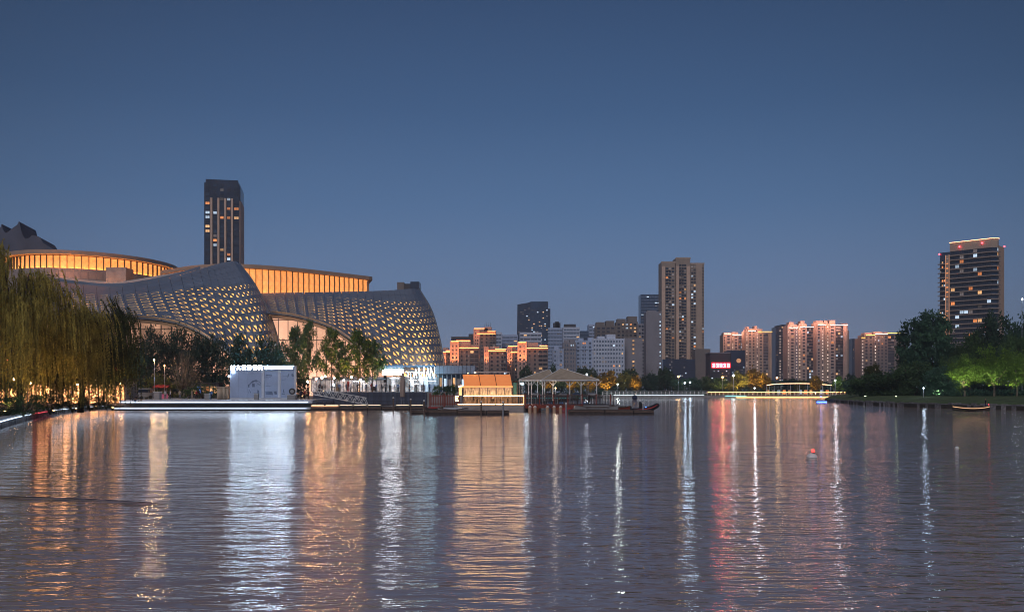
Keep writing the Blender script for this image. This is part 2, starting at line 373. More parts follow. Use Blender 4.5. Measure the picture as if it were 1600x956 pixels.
def build_shell(S, nu, nv, nm, kf, ubias):
    sh = MB()                                              # dark underlay 0.7 m behind the panels
    eps = 1e-3
    def nrm(u, v):
        a = S(min(u + eps, 1), v) - S(max(u - eps, 0), v); c = S(u, min(v + eps, 1)) - S(u, max(v - eps, 0))
        q = a.cross(c); q.normalize()
        if q.dot(Vector((0, 0, H)) - S(u, v)) < 0: q.negate()
        return q
    us = [ubias(i / nu) for i in range(nu + 1)]
    G = [[S(us[i], j / nv) for j in range(nv + 1)] for i in range(nu + 1)]
    NN = [[nrm(us[i], j / nv) for j in range(nv + 1)] for i in range(nu + 1)]
    for i in range(nu):
        for j in range(nv):
            sh.poly([G[a][b_] - NN[a][b_] * .7 for a, b_ in ((i, j), (i + 1, j), (i + 1, j + 1), (i, j + 1))])
    root = bw(sh, nm, m_shback, th, TL)
    cells = []
    for i in range(nu):
        for j in range(nv):
            A, B, C_, D = G[i][j], G[i + 1][j], G[i + 1][j + 1], G[i][j + 1]
            nn = NN[i][j]
            k = kf((us[i] + us[i + 1]) / 2, (j + .5) / nv)
            for tri in ((A, D, C_), (A, C_, B)):
                px = [(CX + F * p.x / p.y, YH - F * (p.z - H) / p.y) for p in tri]
                ar = abs((px[1][0] - px[0][0]) * (px[2][1] - px[0][1]) - (px[2][0] - px[0][0]) * (px[1][1] - px[0][1])) / 2
                kk = k * random.uniform(.93, 1.05) if random.random() > .03 else 0
                cells.append((ar, tri, nn, kk if kk > .1 else 0))
    return root, cells
def panel(mb, tri, nn, k):
    c = (tri[0] + tri[1] + tri[2]) / 3
    o = [c + (p - c) * .955 for p in tri]
    bk = [p - nn * .45 for p in o]
    if k:
        # opening hugs the hypotenuse-free corner: centre moved a little off the long side
        q = [c + (p - c) * k for p in tri]; qb = [p - nn * .4 for p in q]
        for a in range(3):
            b_ = (a + 1) % 3
            mb.poly([o[a], o[b_], q[b_], q[a]]); mb.poly([bk[a], bk[b_], o[b_], o[a]]); mb.poly([q[a], q[b_], qb[b_], qb[a]])
    else:
        mb.poly(o)
        for a in range(3):
            b_ = (a + 1) % 3; mb.poly([bk[a], bk[b_], o[b_], o[a]])
def opening(mb, tri, nn, k):
    c = (tri[0] + tri[1] + tri[2]) / 3; mb.poly([c + (p - c) * (k * 1.02) - nn * .3 for p in tri])
kf1 = lambda u, v: 0 if (v < .26 or u < .08 or (u < .6 and v > .93)) else min(.6, (.34 + .13 * max(0, min(1, (v - .24) / .45))) * (1.35 - .38 * u))
kf2 = lambda u, v: 0 if (v < .17 or v > .95 and u < .5) else min(.54, (.28 + .19 * max(0, min(1, (v - .12) / .4))) * (1.2 - .2 * u))
r1, c1 = build_shell(S1, 26, 14, 'roof_shell', kf1, lambda t: t)
r2, c2 = build_shell(S2, 24, 13, 'roof_shell', kf2, lambda t: t)
allc = sorted([(c[0], 0, c) for c in c1] + [(c[0], 1, c) for c in c2], key=lambda q: -q[0])
rest = [MB(), MB()]; orest = [MB(), MB()]; no_ = 0
for i, (ar, w, (a_, tri, nn, k)) in enumerate(allc):
    rt = (r1, r2)[w]
    if i < 300: mb = MB(); panel(mb, tri, nn, k); bw(mb, 'roof_panel', m_shell, rt, TL)
    else: panel(rest[w], tri, nn, k)
    if k:
        no_ += 1
        if no_ <= 300: mb = MB(); opening(mb, tri, nn, k); bw(mb, 'lit_opening', e_open, rt, TL, fix=False)
        else: opening(orest[w], tri, nn, k)
for w in (0, 1):
    if rest[w].f: tag(bw(rest[w], 'roof_panel_field', m_shell, (r1, r2)[w], TL), kind='stuff')
    if orest[w].f: tag(bw(orest[w], 'lit_opening_field', e_open, (r1, r2)[w], TL, fix=False), kind='stuff')
# soffit lip under both shells, edge beams, rim lip under the drum
def lip(S, n_, u0, u1, dy, dpx, thick, nm, mat):
    mb = MB()
    for i in range(n_):
        ua, ub = u0 + (u1 - u0) * i / n_, u0 + (u1 - u0) * (i + 1) / n_
        a, b_ = S(ua, 1), S(ub, 1)
        def dn(p, k): return Vector((p.x * (p.y + dy * k) / p.y, p.y + dy * k, H + (p.z - H) * (p.y + dy * k) / p.y - dpx * k * p.y / F))
        mb.poly([a, b_, dn(b_, .5), dn(a, .5)]); mb.poly([dn(a, .5), dn(b_, .5), dn(b_, 1), dn(a, 1)])
        mb.poly([a + Vector((0, 0, .0)), b_, b_ + Vector((0, -.6, thick)), a + Vector((0, -.6, thick))])
    bw(mb, nm, mat, th, TL)
lip(S1, 24, .05, .55, 9, 9, .5, 'soffit', m_soff); lip(S2, 24, .03, .72, 8, 9, .5, 'soffit', m_soff)
mb = MB()
for i in range(20):
    ua, ub = .1 + .5 * i / 20, .1 + .5 * (i + 1) / 20
    a, b_ = S1(ua, 0), S1(ub, 0)
    def up(p, u): return P(CX + F * p.x / p.y, YH - F * (p.z - H) / p.y - 7.5 * max(0, 1 - max(0, (u - .42)) / .2), p.y + 12)
    mb.poly([a, b_, up(b_, ub), up(a, ua)])
bw(mb, 'rim_lip', m_soff, th, TL)
lq = []
for i in range(21):
    u_ = .08 + .44 * i / 20; p = S1(u_, 0); q = up(p, u_); lq.append(p.lerp(q, .3) + Vector((0, 0, .25)))
bw(MB().tube(lq, .1, 5), 'added_rim_line', M('rim_led', (.8, .5, .3), emit=(1, .33, .1), es=45), th, TL)  # strip added to give lip and parapet their orange wash
mb = MB()
for i in range(40):
    a, b_ = S1(.02 + .56 * i / 40, 0), S1(.02 + .56 * (i + 1) / 40, 0); mb.poly([a, b_, b_ + Vector((0, 0, .95)), a + Vector((0, 0, .95))]); mb.poly([a + Vector((0, .3, .95)), b_ + Vector((0, .3, .95)), b_ + Vector((0, 0, .95)), a + Vector((0, 0, .95))])
bw(mb, 'rim_upstand', m_shell, th, TL)  # upstand added to hide the rim strip from view
# edge beam on the free side edge of each shell
for S in (S1, S2):
    bw(MB().tube([S(1, v / 20) for v in range(21)], .35, 6), 'edge_beam', m_steel, th, TL, smooth=True)
# drum one (left): elliptical, panes and dark fins one by one
m_fascia = M('fascia_panel', (.46, .31, .23), .55, var=.1, scale=.2)
m_parap = M('parapet_panel', (.42, .33, .30), .6, var=.12, objvar=.1)
def ell(t, k=1.0, dz=0): return Vector((-179 + 30.5 * k * math.cos(t) , 381 + 36 * k * math.sin(t) + 3 * math.cos(t), dz))
def ring(name, k0, z0, k1, z1, mat, parent, n_=96, close=True):
    mb = MB()
    for i in range(n_):
        a, b_ = 2 * math.pi * i / n_, 2 * math.pi * (i + 1) / n_
        p = [ell(a, k0, z0), ell(b_, k0, z0), ell(b_, k1, z0), ell(a, k1, z0), ell(a, k0, z1), ell(b_, k0, z1), ell(b_, k1, z1), ell(a, k1, z1)]
        for q in ((0, 1, 2, 3), (4, 5, 6, 7), (0, 1, 5, 4), (3, 2, 6, 7)): mb.poly([p[j] for j in q])
    return bw(mb, name, mat, parent, TL, smooth=False)
dr = ring('drum', .86, 40, .955, 56.4, m_fascia, th)
ring('roof_slab', .5, 56.45, 1.045, 58.0, m_fascia, dr)
ring('parapet', .97, 41, 1.0, 50.72, m_parap, dr); ring('parapet_upstand', 1.0, 50.0, 1.01, 51.15, m_parap, dr)
ring('light_strip', .98, 50.74, .992, 50.86, M('drum_led', (.8, .6, .3), emit=(1, .42, .08), es=30), dr)
NP = 76; done = None
for i in range(NP):
    t = 2 * math.pi * i / NP; a, b_ = ell(t, .965), ell(2 * math.pi * (i + 1) / NP, .965); d = b_ - a
    if a.y > 405: continue
    if done is None:
        pm = MB().box(.12, 2.28, -.08, .05, 50.9, 56.2).mesh('glass_panel', e_drum); fm = MB().box(-.1, .1, -.7, .05, 50.9, 56.3).mesh('fin', m_dark); done = 1
        jm = MB().box(.03, 2.37, -.15, .02, 41, 50.6).mesh('parapet_panel', m_parap)
    ang = math.atan2(d.y, d.x)
    link('glass_panel', pm, dr, Vector((a.x, a.y, 0)) - TL, ang, (d.length / 2.4, 1, 1)); link('fin', fm, dr, Vector((a.x, a.y, 0)) - TL, ang)
    a, b_ = ell(t, 1.004), ell(2 * math.pi * (i + 1) / NP, 1.004); d = b_ - a
    link('parapet_panel', jm, dr, Vector((a.x, a.y, 0)) - TL, math.atan2(d.y, d.x), (d.length / 2.4, 1, 1))
bx = P(189, 437, 343); bw(MB().box(bx.x - 4.0, bx.x + 3.6, 339, 346, bx.z - 2, Z(420, 343)), 'plant_box', m_conc, dr, TL)
# drum two (right): the long band
pl = curve([(X(x, Y), Y) for x, Y in ((255, 356), (300, 343), (335, 338), (380, 338), (420, 342), (460, 348), (500, 356), (540, 365), (577, 374))], 8)
pl2 = pl + [pl[-1] + Vector((-6, 22, 0))]
def band(name, pts, off0, off1, z0, z1, mat, parent):
    mb = MB(); o0, o1 = [], []
    for i, p in enumerate(pts):
        d = (pts[min(i + 1, len(pts) - 1)] - pts[max(i - 1, 0)]).normalized(); nn = Vector((d.y, -d.x, 0))
        o0.append(p + nn * off0); o1.append(p + nn * off1)
    for i in range(len(pts) - 1):
        q = [Vector((w.x, w.y, z)) for z in (z0, z1) for w in (o0[i], o0[i + 1], o1[i + 1], o1[i])]
        for f in ((0, 1, 2, 3), (4, 5, 6, 7), (0, 1, 5, 4), (3, 2, 6, 7)): mb.poly([q[j] for j in f])
        if i == 0: mb.poly([q[j] for j in (0, 3, 7, 4)])
        if i == len(pts) - 2: mb.poly([q[j] for j in (1, 2, 6, 5)])
    return bw(mb, name, mat, parent, TL)
bd = band('amber_band', pl2, -3, -.1, 36, 49.9, m_fascia, th)
band('roof_slab', pl2, -9, 1.3, 49.95, 51.4, m_fascia, bd)
band('sill_ledge', pl, 0, 1.2, 39.0, 39.6, m_fascia, bd)
band('light_strip', pl, .85, 1.05, 39.65, 39.75, MATS['drum_led'], bd); band('sill_upstand', pl, 1.2, 1.3, 39.0, 40.1, m_fascia, bd)
rs = resample(pl, 2.4)
pm = MB().box(.09, 2.31, -.06, .04, 39.7, 49.8).mesh('glass_panel', e_drum); fm = MB().box(-.09, .09, -.55, .04, 39.7, 49.9).mesh('fin', m_dark)
for a, b_ in zip(rs, rs[1:]):
    d = b_ - a; ang = math.atan2(d.y, d.x)
    link('glass_panel', pm, bd, a - TL + Vector((0, 0, TL.z)) - Vector((0, 0, TL.z)), ang, (d.length / 2.4, 1, 1)); link('fin', fm, bd, a - TL, ang)
# glass lobbies under the shells
def lobby(S, x0, x1, Y0, Y1, w, rowsz, mat, xs_edge):
    nx = int((x1 - x0) / w); fr = MB(); root = None; panes = []
    for i in range(nx):
        xa, xb = x0 + i * w, x0 + (i + 1) * w; Ya = Y0 + (Y1 - Y0) * i / nx; xm = (xa + xb) / 2
        yt = min(xs_edge(xa), xs_edge(xb)); ztop = Z(yt, Ya) + .4
        A, B = X(xa, Ya), X(xb, Ya); z = 1.6
        fr.box(A - .12, A + .12, Ya - .25, Ya, 1.6, ztop)
        for h in rowsz:
            z1 = min(z + h, ztop)
            if z1 - z < .5: break
            panes.append((A + .13, B - .13, Ya, z + .1, z1 - .1)); z = z1
            fr.box(A + .121, B - .121, Ya - .18, Ya - .02, z - .1, z + .1)
    root = bw(fr, 'lobby_frame', m_dark, th, TL)
    for (A, B, Ya, z0, z1) in panes: bw(MB().box(A, B, Ya + .01, Ya + .08, z0, z1), 'glass_pane', mat, root, TL)
def edge_of(S):
    tab = [S(i / 60, 1) for i in range(61)]; tab = [(CX + F * p.x / p.y, YH - F * (p.z - H) / p.y) for p in tab]
    def f(x):
        for (a, b_) in zip(tab, tab[1:]):
            if a[0] <= x <= b_[0]: return a[1] + (b_[1] - a[1]) * (x - a[0]) / (b_[0] - a[0] + 1e-6)
        return tab[0][1] if x < tab[0][0] else tab[-1][1]
    return f
lobby(S2, 420, 630, 292, 298, 15, (5.5, 6.5, 6.5, 6.5, 6), e_fac, edge_of(S2))
lobby(S1, 60, 425, 262, 266, 16, (7, 6.5, 6.5, 6, 6), e_fac2, edge_of(S1))

for i, (x, Y, lab) in enumerate(((655, 258, 'floodlight added at the foot of the right shell behind the shops'), (688, 262, 'floodlight added at the right edge of the right shell'), (610, 262, 'floodlight added under the low left side of the right shell foot'), (408, 232, 'floodlight added under the foot of the left shell'), (330, 234, 'floodlight added under the middle of the left shell canopy'))):
    u = empty('fill_flood', (X(x, Y), Y, 1.6), 0, lab, 'fill_flood', 'fill floods added to warm the theatre shells')  # floods added to imitate the golden light spilling from inside the shells
    MB().tube([(0, 0, 0), (0, 0, .35)], [.25, .3], 8).build('housing', m_dark, u); MB().tube([(0, 0, .355), (0, 0, .4)], .26, 8).build('lens', e_warm, u)
    spot(u, (0, -.2, .7), 16000 if i < 3 else 9000, (1, .62, .3), (0, .5, 1), 110)
# ---------------------------------------------------------------- buildings of the skyline
GZ = .7
class Bldg:
    def __init__(s, name, label, cat, xr, Y, rot=0, group=None):
        s.s = Y / F; s.xr = xr; s.Y = Y; s.rot = R(rot); s.root = empty(name, (X(xr, Y), Y, GZ), s.rot, label, cat, group)
        s.kx = s.s / max(.2, math.cos(s.rot)); s.ky = s.s / max(.2, abs(math.sin(s.rot))) if rot else s.s
        s.ndark = 0
    def x(s, px): return (px - s.xr) * s.kx
    def y(s, px): return (s.xr - px) * s.ky            # along the left face of a turned block
    def z(s, py): return H + (YH - py) * s.s - GZ
    def box(s, name, x0, x1, y0, y1, z0, z1, mat, parent=None):
        return MB().box(x0, x1, y0, y1, z0, z1).build(name, mat, parent or s.root, fix=False)
    def vol(s, p0, p1, t, bot, d0, d1, mat, name='wall', parent=None): return s.box(name, s.x(p0), s.x(p1), d0, d1, s.z(bot), s.z(t), mat, parent)
    def wins(s, face, a0, a1, z0, z1, off, na, nz, wf, hf, pick, name='window', one=False, frame=None):
        da, dz = (a1 - a0) / na, (z1 - z0) / nz; w, h = abs(da) * wf, dz * hf; cache = {}; dark = MB(); ndk = 0
        def make(mat):
            mb = MB(); b_ = min(.14, w * .16); mb.box(-w / 2, w / 2, -.16, .1, -h / 2, h / 2, 0)
            mb.box(-w / 2 + b_, w / 2 - b_, -.2, -.15, -h / 2 + b_, h / 2 - b_, 1)
            if w > 1.6: mb.box(-.05, .05, -.24, -.19, -h / 2 + b_, h / 2 - b_, 0)
            return mb.mesh(name, [frame or m_dark, mat])
        rz = {'F': 0, 'L': R(-90), 'R': R(90)}[face]
        for i in range(na):
            for j in range(nz):
                k = pick(i, j)
                if not k: continue
                a, zc = a0 + (i + .5) * da, z0 + (j + .5) * dz
                loc = (a, off, zc) if face == 'F' else (off, a, zc)
                if one and k in 'gbp':
                    w2 = w / 2; d0, d1 = off - .16, off + .05
                    if face == 'F': dark.box(a - w2, a + w2, d0, d1, zc - h / 2, zc + h / 2, 'gbp'.index(k))
                    else:
                        sg = -1 if face == 'L' else 1; dark.box(off + sg * .16, off - sg * .05, a - w2, a + w2, zc - h / 2, zc + h / 2, 'gbp'.index(k))
                    continue
                if k not in cache: cache[k] = make(WIN[k])
                link(name, cache[k], s.root, loc, rz)
        if dark.f: tag(dark.build('unlit_window_field', [g_dark, g_blue, g_pale], s.root, fix=False), kind='stuff')
def rp(base, pw=.04, pc=.03, po=.02, pd=.08, seed=None):
    rng = random.Random(seed)
    def f(i, j):
        r = rng.random()
        if r < pw: return 'w'
        if r < pw + pc: return 'c'
        if r < pw + pc + po: return 'o'
        if r < pw + pc + po + pd: return 'd'
        return base
    return f
def fixed(tab, base): return lambda i, j: tab.get((i, j), base)
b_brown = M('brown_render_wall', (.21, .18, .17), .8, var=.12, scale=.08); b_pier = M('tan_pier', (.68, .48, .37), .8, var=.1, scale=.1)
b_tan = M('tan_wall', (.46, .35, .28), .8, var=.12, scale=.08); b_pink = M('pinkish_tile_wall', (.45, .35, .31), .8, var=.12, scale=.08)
b_grey = M('grey_render_wall', (.28, .27, .31), .8, var=.12, scale=.08); b_blue = M('blue_grey_wall', (.42, .52, .72), .6, var=.14, scale=.05)
b_white = M('pale_banded_wall', (.6, .67, .82), .6, var=.1, scale=.06); b_dkblue = M('dark_blue_curtain_wall', (.025, .045, .09), .25, var=.4, scale=.06, spec=.7)
b_navy = M('navy_glass_wall', (.035, .075, .15), .22, var=.4, scale=.05, spec=.8); b_dk = M('dark_grey_wall', (.06, .06, .075), .7, var=.2, scale=.06)
b_slab = M('balcony_slab', (.36, .28, .24), .7, var=.1)

# dark tower behind the theatre
T = Bldg('office_tower', 'dark glass tower with four tan piers rising behind the shell peak', 'tower', 319, 560, 11)
zt = T.z
T.vol(319, 371, 285, 600, 0, 20, b_dkblue)
T.box('crown', T.x(321), T.x(368.5), .6, 18, zt(285), zt(279.5), b_dkblue)
MB().prism([(T.x(371.02), 0), (T.x(372.3), .5), (T.x(373.2), 2), (T.x(373.2), 20), (T.x(371.02), 20)], zt(600), zt(312)).build('side_pier', b_pier, T.root)
MB().prism([(T.x(371.02), 0), (T.x(372), .5), (T.x(372.6), 2), (T.x(372.6), 20), (T.x(371.02), 20)], zt(311.9), zt(289)).build('corner_glass', b_dkblue, T.root)
for px in (329.8, 340.1, 350.2, 360.2): T.box('pier', T.x(px - 1.5), T.x(px + 1.5), -1.0, -.02, zt(600), zt(309), b_pier)
cols = [(320, 328), (331.6, 338.4), (341.8, 348.5), (352, 358.5), (362, 371)]
lit = {(0, 4): 'o', (0, 6): 'c', (0, 7): 'c', (1, 6): 'c', (2, 7): 'o', (3, 7): 'o', (4, 7): 'w', (3, 5): 'o', (4, 5): 'o', (0, 9): 'w', (0, 10): 'w', (1, 11): 'd', (1, 12): 'o', (1, 13): 'c', (2, 14): 'w', (3, 15): 'o', (3, 16): 'c', (1, 18): 'w', (2, 18): 'w', (3, 18): 'w', (3, 3): 'c', (2, 3): 'd', (2, 1): 'd', (1, 19): 'd'}
nz = 40; dz = 7.2
for ci, (a, b_) in enumerate(cols):
    rows_n = 36
    T.wins('F', T.x(a), T.x(b_), zt(285 + 36 * 7.2), zt(285), -.02, 1, 36, .8, .62, (lambda ci: lambda i, j: lit.get((ci, 35 - j), 'b' if random.random() < .4 else 'g'))(ci))
# glass office tower in the middle
T = Bldg('office_tower', 'blue glass office tower with slanted roof standing behind the orange-lit blocks', 'tower', 830, 900)
mb = MB().prof([(0, T.z(600)), (30, T.z(600)), (30, T.z(471)), (0, T.z(471))], T.x(829), T.x(856.5)); mb.build('wall', b_navy, T.root)
mb = MB(); q = [(T.x(807), T.z(600)), (T.x(829), T.z(600)), (T.x(829), T.z(471.5)), (T.x(824), T.z(473)), (T.x(808.5), T.z(475.5))]
n0 = len(mb.v); mb.v += [(x_, .6, z_) for x_, z_ in q] + [(x_, 28, z_) for x_, z_ in q]
mb.f += [tuple(range(5)), tuple(range(5, 10))] + [(i, (i + 1) % 5, 5 + (i + 1) % 5, 5 + i) for i in range(5)]; mb.m += [0] * 7
mb.build('side_wing', b_dkblue, T.root)
T.vol(856.6, 860, 482, 600, 1, 24, b_dkblue, 'corner_wing')
T.wins('F', T.x(830), T.x(856), T.z(532), T.z(480), -.02, 9, 17, .8, .66, rp('b', .05, .06, 0, .1, 3), frame=b_navy)
T.wins('F', T.x(809.5), T.x(828), T.z(532), T.z(480), .58, 6, 17, .8, .6, rp('b', .01, .03, 0, .06, 4), frame=b_navy)

# pale banded office blocks
def banded(label, x0, x1, top, Y, wall, floors, seed, d=18, roof=None, litp=(.02, .03), bot=600):
    T = Bldg('office_block', label, 'office block', (x0 + x1) / 2, Y)
    T.vol(x0, x1, top, bot, 0, d, wall)
    z0, z1 = T.z(596), T.z(top + 1.5)
    fh = 3.4; nf = max(3, int((z1 - z0) / fh))
    T.wins('F', T.x(x0 + .6), T.x(x1 - .6), z0, z1, -.02, max(2, int((x1 - x0) * T.s / 3.2)), nf, .9, .42, rp('p', litp[0], litp[1], 0, .04, seed), 'window', one=True)
    for k in range(1, nf): T.box('floor_band', T.x(x0), T.x(x1), -.5, -.03, z0 + (z1 - z0) * k / nf - .25, z0 + (z1 - z0) * k / nf + .25, wall)
    if roof:
        for (a, b_, t) in roof: T.vol(a, b_, t, top - .02, 3, 12, b_dk, 'roof_house')
    return T
banded('pale banded office block just left of the glass tower foot', 784, 809, 523, 860, b_blue, 12, 11)
banded('white banded office block in front of the glass tower', 812, 846, 519, 800, b_white, 12, 12)
banded('long blue office block with a low dark dome on its roof', 855, 880, 512, 900, b_blue, 12, 13, roof=[(865, 876, 504), (868, 874, 502)])
banded('white office block with a flat dark roof house beside the dome', 880, 906, 511, 880, b_white, 12, 14, roof=[(882, 900, 506)])
banded('blue glass block between white offices and the stepped apartments', 906, 919.5, 517, 930, b_navy, 12, 15)
banded('dark blue block with flat top behind the stepped apartments', 919.8, 932, 507, 940, b_blue, 14, 16)
banded('white banded block behind the tallest orange-lit building', 773, 784, 519, 830, b_white, 12, 17)
banded('low dark blue block left of the banded offices', 783.8, 790, 526, 920, b_dk, 10, 18)

# apartment slabs with gridded balconies
def slab(label, x0, x1, top, Y, wall, seed, blocks=(), litcol=None, base='p', nx=None, lit_=(.03, .02, .01, .04), fh=3.0, d=14, group=None, piers=0, bot=598, stripmat=None, strip=None, rot=0):
    T = Bldg('apartment_block', label, 'apartment block', x0, Y, rot, group)
    T.vol(x0, x1, top, bot, 0, d, wall)
    for (a, b_, t) in blocks: T.vol(a, b_, t, top - .02, 1.5, d - 3, wall, 'roof_house')
    z0, z1 = T.z(594), T.z(top + 1); nf = int((z1 - z0) / fh); nx = nx or max(2, int((x1 - x0) * T.s / 3.6))
    f0 = rp(base, *lit_, seed)
    def pick(i, j):
        if litcol and i in litcol: return litcol[i] if random.random() < .82 else base
        return f0(i, j)
    T.wins('F', T.x(x0 + .7), T.x(x1 - .7), z0, z1, -.02, nx, nf, .62, .5, pick, one=True)
    for k in range(piers + 1):
        a = T.x(x0) + (T.x(x1) - T.x(x0)) * k / max(1, piers); T.box('pier', a - .35, a + .35, -.7, -.03, T.z(596), T.z(top - .3), wall)
    for k in range(0, nf, 1):
        if piers and k % 2 == 0: T.box('balcony_slab', T.x(x0) + .36, T.x(x1) - .36, -.55, -.21, z0 + fh * k - .12, z0 + fh * k + .12, b_slab if wall in (b_pink, b_tan, b_brown) else wall)
    if strip:
        for (a, b_, py) in strip: MB().box(T.x(a), T.x(b_), -1.1, -.8, T.z(py) - .22, T.z(py) + .22).build('light_strip', stripmat, T.root)
    return T
slab('bluish apartment slab with narrow roof blocks above the pavilion roof', 864, 880, 545, 690, b_blue, 21, [(866, 873, 541)], piers=3)
slab('brownish apartment slab beside the bluish one above the pavilion roof', 880.3, 899, 535, 692, b_grey, 22, [(882, 889, 531), (891, 898, 530)], piers=4)
slab('grey apartment slab with two roof blocks left of the white gridded block', 899.3, 926, 532, 694, b_blue, 23, [(904, 912, 528), (919, 926, 527)], piers=4)
T = slab('white gridded apartment block with tall pale mullions above the yellow trees', 926.3, 975, 529, 690, b_white, 24, [(934, 945, 525), (948, 962, 522)], nx=11, piers=11)
slab('stepped brown apartment block with roof houses behind the white gridded block', 931, 962, 509, 780, b_brown, 25, [(932, 945, 503), (947, 960, 501)], piers=4, base='g')
slab('tall stepped brown apartment block left of the grey gable', 963, 996, 503, 778, b_brown, 26, [(965, 978, 498), (981, 996, 494)], piers=4, base='g', lit_=(.05, .04, .03, .05))
slab('grey gable block with a single column of lit landing windows', 975.3, 1004, 528, 700, b_grey, 27, [], nx=5, litcol={2: 'w'}, base=None, lit_=(0, 0, 0, 0))
slab('narrow dark grey block behind the grey gable', 996.5, 1012, 506, 770, b_grey, 28, [], nx=3, base='g')
slab('tall plain grey slab with bright stair windows beside the brown tower', 1010, 1034, 487, 740, b_grey, 29, [(1012, 1026, 484.5)], nx=6, litcol={5: 'c'}, base=None, lit_=(0, 0, 0, 0))
T = banded('blue glass tower with white bands half hidden behind the brown tower', 1001, 1036, 460, 1050, b_navy, 12, 30, roof=None)

# twin-bay brown tower
T = Bldg('apartment_tower', 'tallest brown tower with stacked balconies and three stepped roof bays', 'tower', 1067, 866)
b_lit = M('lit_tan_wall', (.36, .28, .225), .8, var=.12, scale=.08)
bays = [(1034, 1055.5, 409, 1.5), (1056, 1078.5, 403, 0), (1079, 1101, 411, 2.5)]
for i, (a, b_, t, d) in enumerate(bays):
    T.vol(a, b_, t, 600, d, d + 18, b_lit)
    T.box('cornice', T.x(a) - .3, T.x(b_) + .3, d - .3, d - .02, T.z(t) - 1.2, T.z(t) + .5, b_tan)
rngT = random.Random(5)
for (a, b_, d, pk) in ((1034.5, 1039.5, 1.5, None), (1056.5, 1060.5, 0, None), (1073, 1078, 0, None)): T.box('pier', T.x(a), T.x(b_), d - .9, d - .02, T.z(598), T.z(416), b_pier)
T.box('pier', T.x(1088.5), T.x(1097.5), 1.7, 2.48, T.z(598), T.z(413), b_tan)
T.wins('F', T.x(1040), T.x(1054.5), T.z(596), T.z(417), 1.48, 3, 38, .84, .6, rp('g', .006, .006, .03, .22, 31))
T.wins('F', T.x(1061), T.x(1072.5), T.z(596), T.z(412), -.02, 3, 39, .84, .6, rp('g', .006, .008, .025, .2, 32))
T.wins('F', T.x(1080.5), T.x(1088), T.z(596), T.z(414), 2.48, 2, 38, .86, .6, rp('g', .05, .08, .02, .15, 33))
T.wins('F', T.x(1098), T.x(1100.5), T.z(596), T.z(416), 2.48, 1, 38, .7, .5, rp('g', .06, .02, .06, .1, 34))
bs = MB().box(0, 1, -1.3, -.1, -.14, .14).mesh('balcony_slab', b_slab)
for j in range(38):
    for (a, b_, t, d) in ((1040, 1047, 417, 1.5), (1061, 1068, 412, 0)):
        zz = T.z(596) + (T.z(t) - T.z(596)) * j / (38 if a < 1050 else 39)
        link('balcony_slab', bs, T.root, (T.x(a), d, zz), 0, (T.x(b_) - T.x(a), 1, 1))
T2 = Bldg('podium_block', 'dark blue podium with a few lit windows at the foot of the tallest tower', 'podium', 1062, 840)
T2.vol(1036, 1086, 561, 602, 0, 14, b_dkblue); T2.wins('F', T2.x(1040), T2.x(1084), T2.z(598), T2.z(563), -.02, 16, 8, .8, .6, rp('g', 0, .03, 0, .06, 35), one=True)
T2 = Bldg('annex_block', 'plain brown annex between the tallest tower and the red sign building', 'annex', 1097, 845)
T2.vol(1086.3, 1110, 545, 602, 0, 16, b_brown); T2.wins('F', T2.x(1103), T2.x(1109), T2.z(590), T2.z(562), -.02, 2, 6, .8, .5, rp('g', .1, .15, 0, .1, 36))
# building with the red sign
T = Bldg('sign_building', 'low dark building carrying a glowing red rooftop name sign', 'building', 1125, 640)
T.vol(1110, 1141, 552, 602, 0, 16, b_dk); T.vol(1141.2, 1164, 547, 602, -1, 16, b_dkblue, 'side_wall'); T.vol(1109, 1141, 550.5, 551.9, -.4, 16, b_grey, 'roof_edge')
T.wins('F', T.x(1111), T.x(1140), T.z(596), T.z(578), -.02, 9, 5, .8, .55, rp('g', .06, .1, .02, .1, 37)); T.wins('F', T.x(1143), T.x(1163), T.z(596), T.z(572), -1.02, 7, 6, .8, .5, rp('g', .05, .12, 0, .2, 38))
mb = MB().tube([(T.x(1153.5), -1.5, T.z(563.5)), (T.x(1153.5), -1.02, T.z(563.5))], 1.6, 16); mb.build('round_emblem', M('emblem_tan', (.5, .3, .18), emit=(1, .45, .2), es=.5), T.root)
sg = T.box('sign_board', T.x(1111.5), T.x(1141), -.5, -.05, T.z(575), T.z(566), M('red_board', (.25, .02, .03), emit=(1, .05, .07), es=1.2))
for k in range(5):
    mb = MB(); x0 = T.x(1113.2 + k * 5.6); w = 1.75; z0 = T.z(573.4); h = 2.55; r = random.Random(40 + k)
    for zz in (0, .5, 1): mb.box(x0 + (.2 if zz == .5 else 0), x0 + w - (.2 if zz == .5 else 0), -.75, -.55, z0 + h * zz * .88, z0 + h * zz * .88 + .3)
    mb.box(x0 + (.15, .7, 0, .75, .3)[k], x0 + (.15, .7, 0, .75, .3)[k] + .32, -.8, -.6, z0, z0 + h); mb.box(x0 + w - .35, x0 + w - .05, -.8, -.6, z0 + .4 * (k % 2), z0 + h * .9)
    mb.build('sign_character', e_redsign, sg, fix=False)

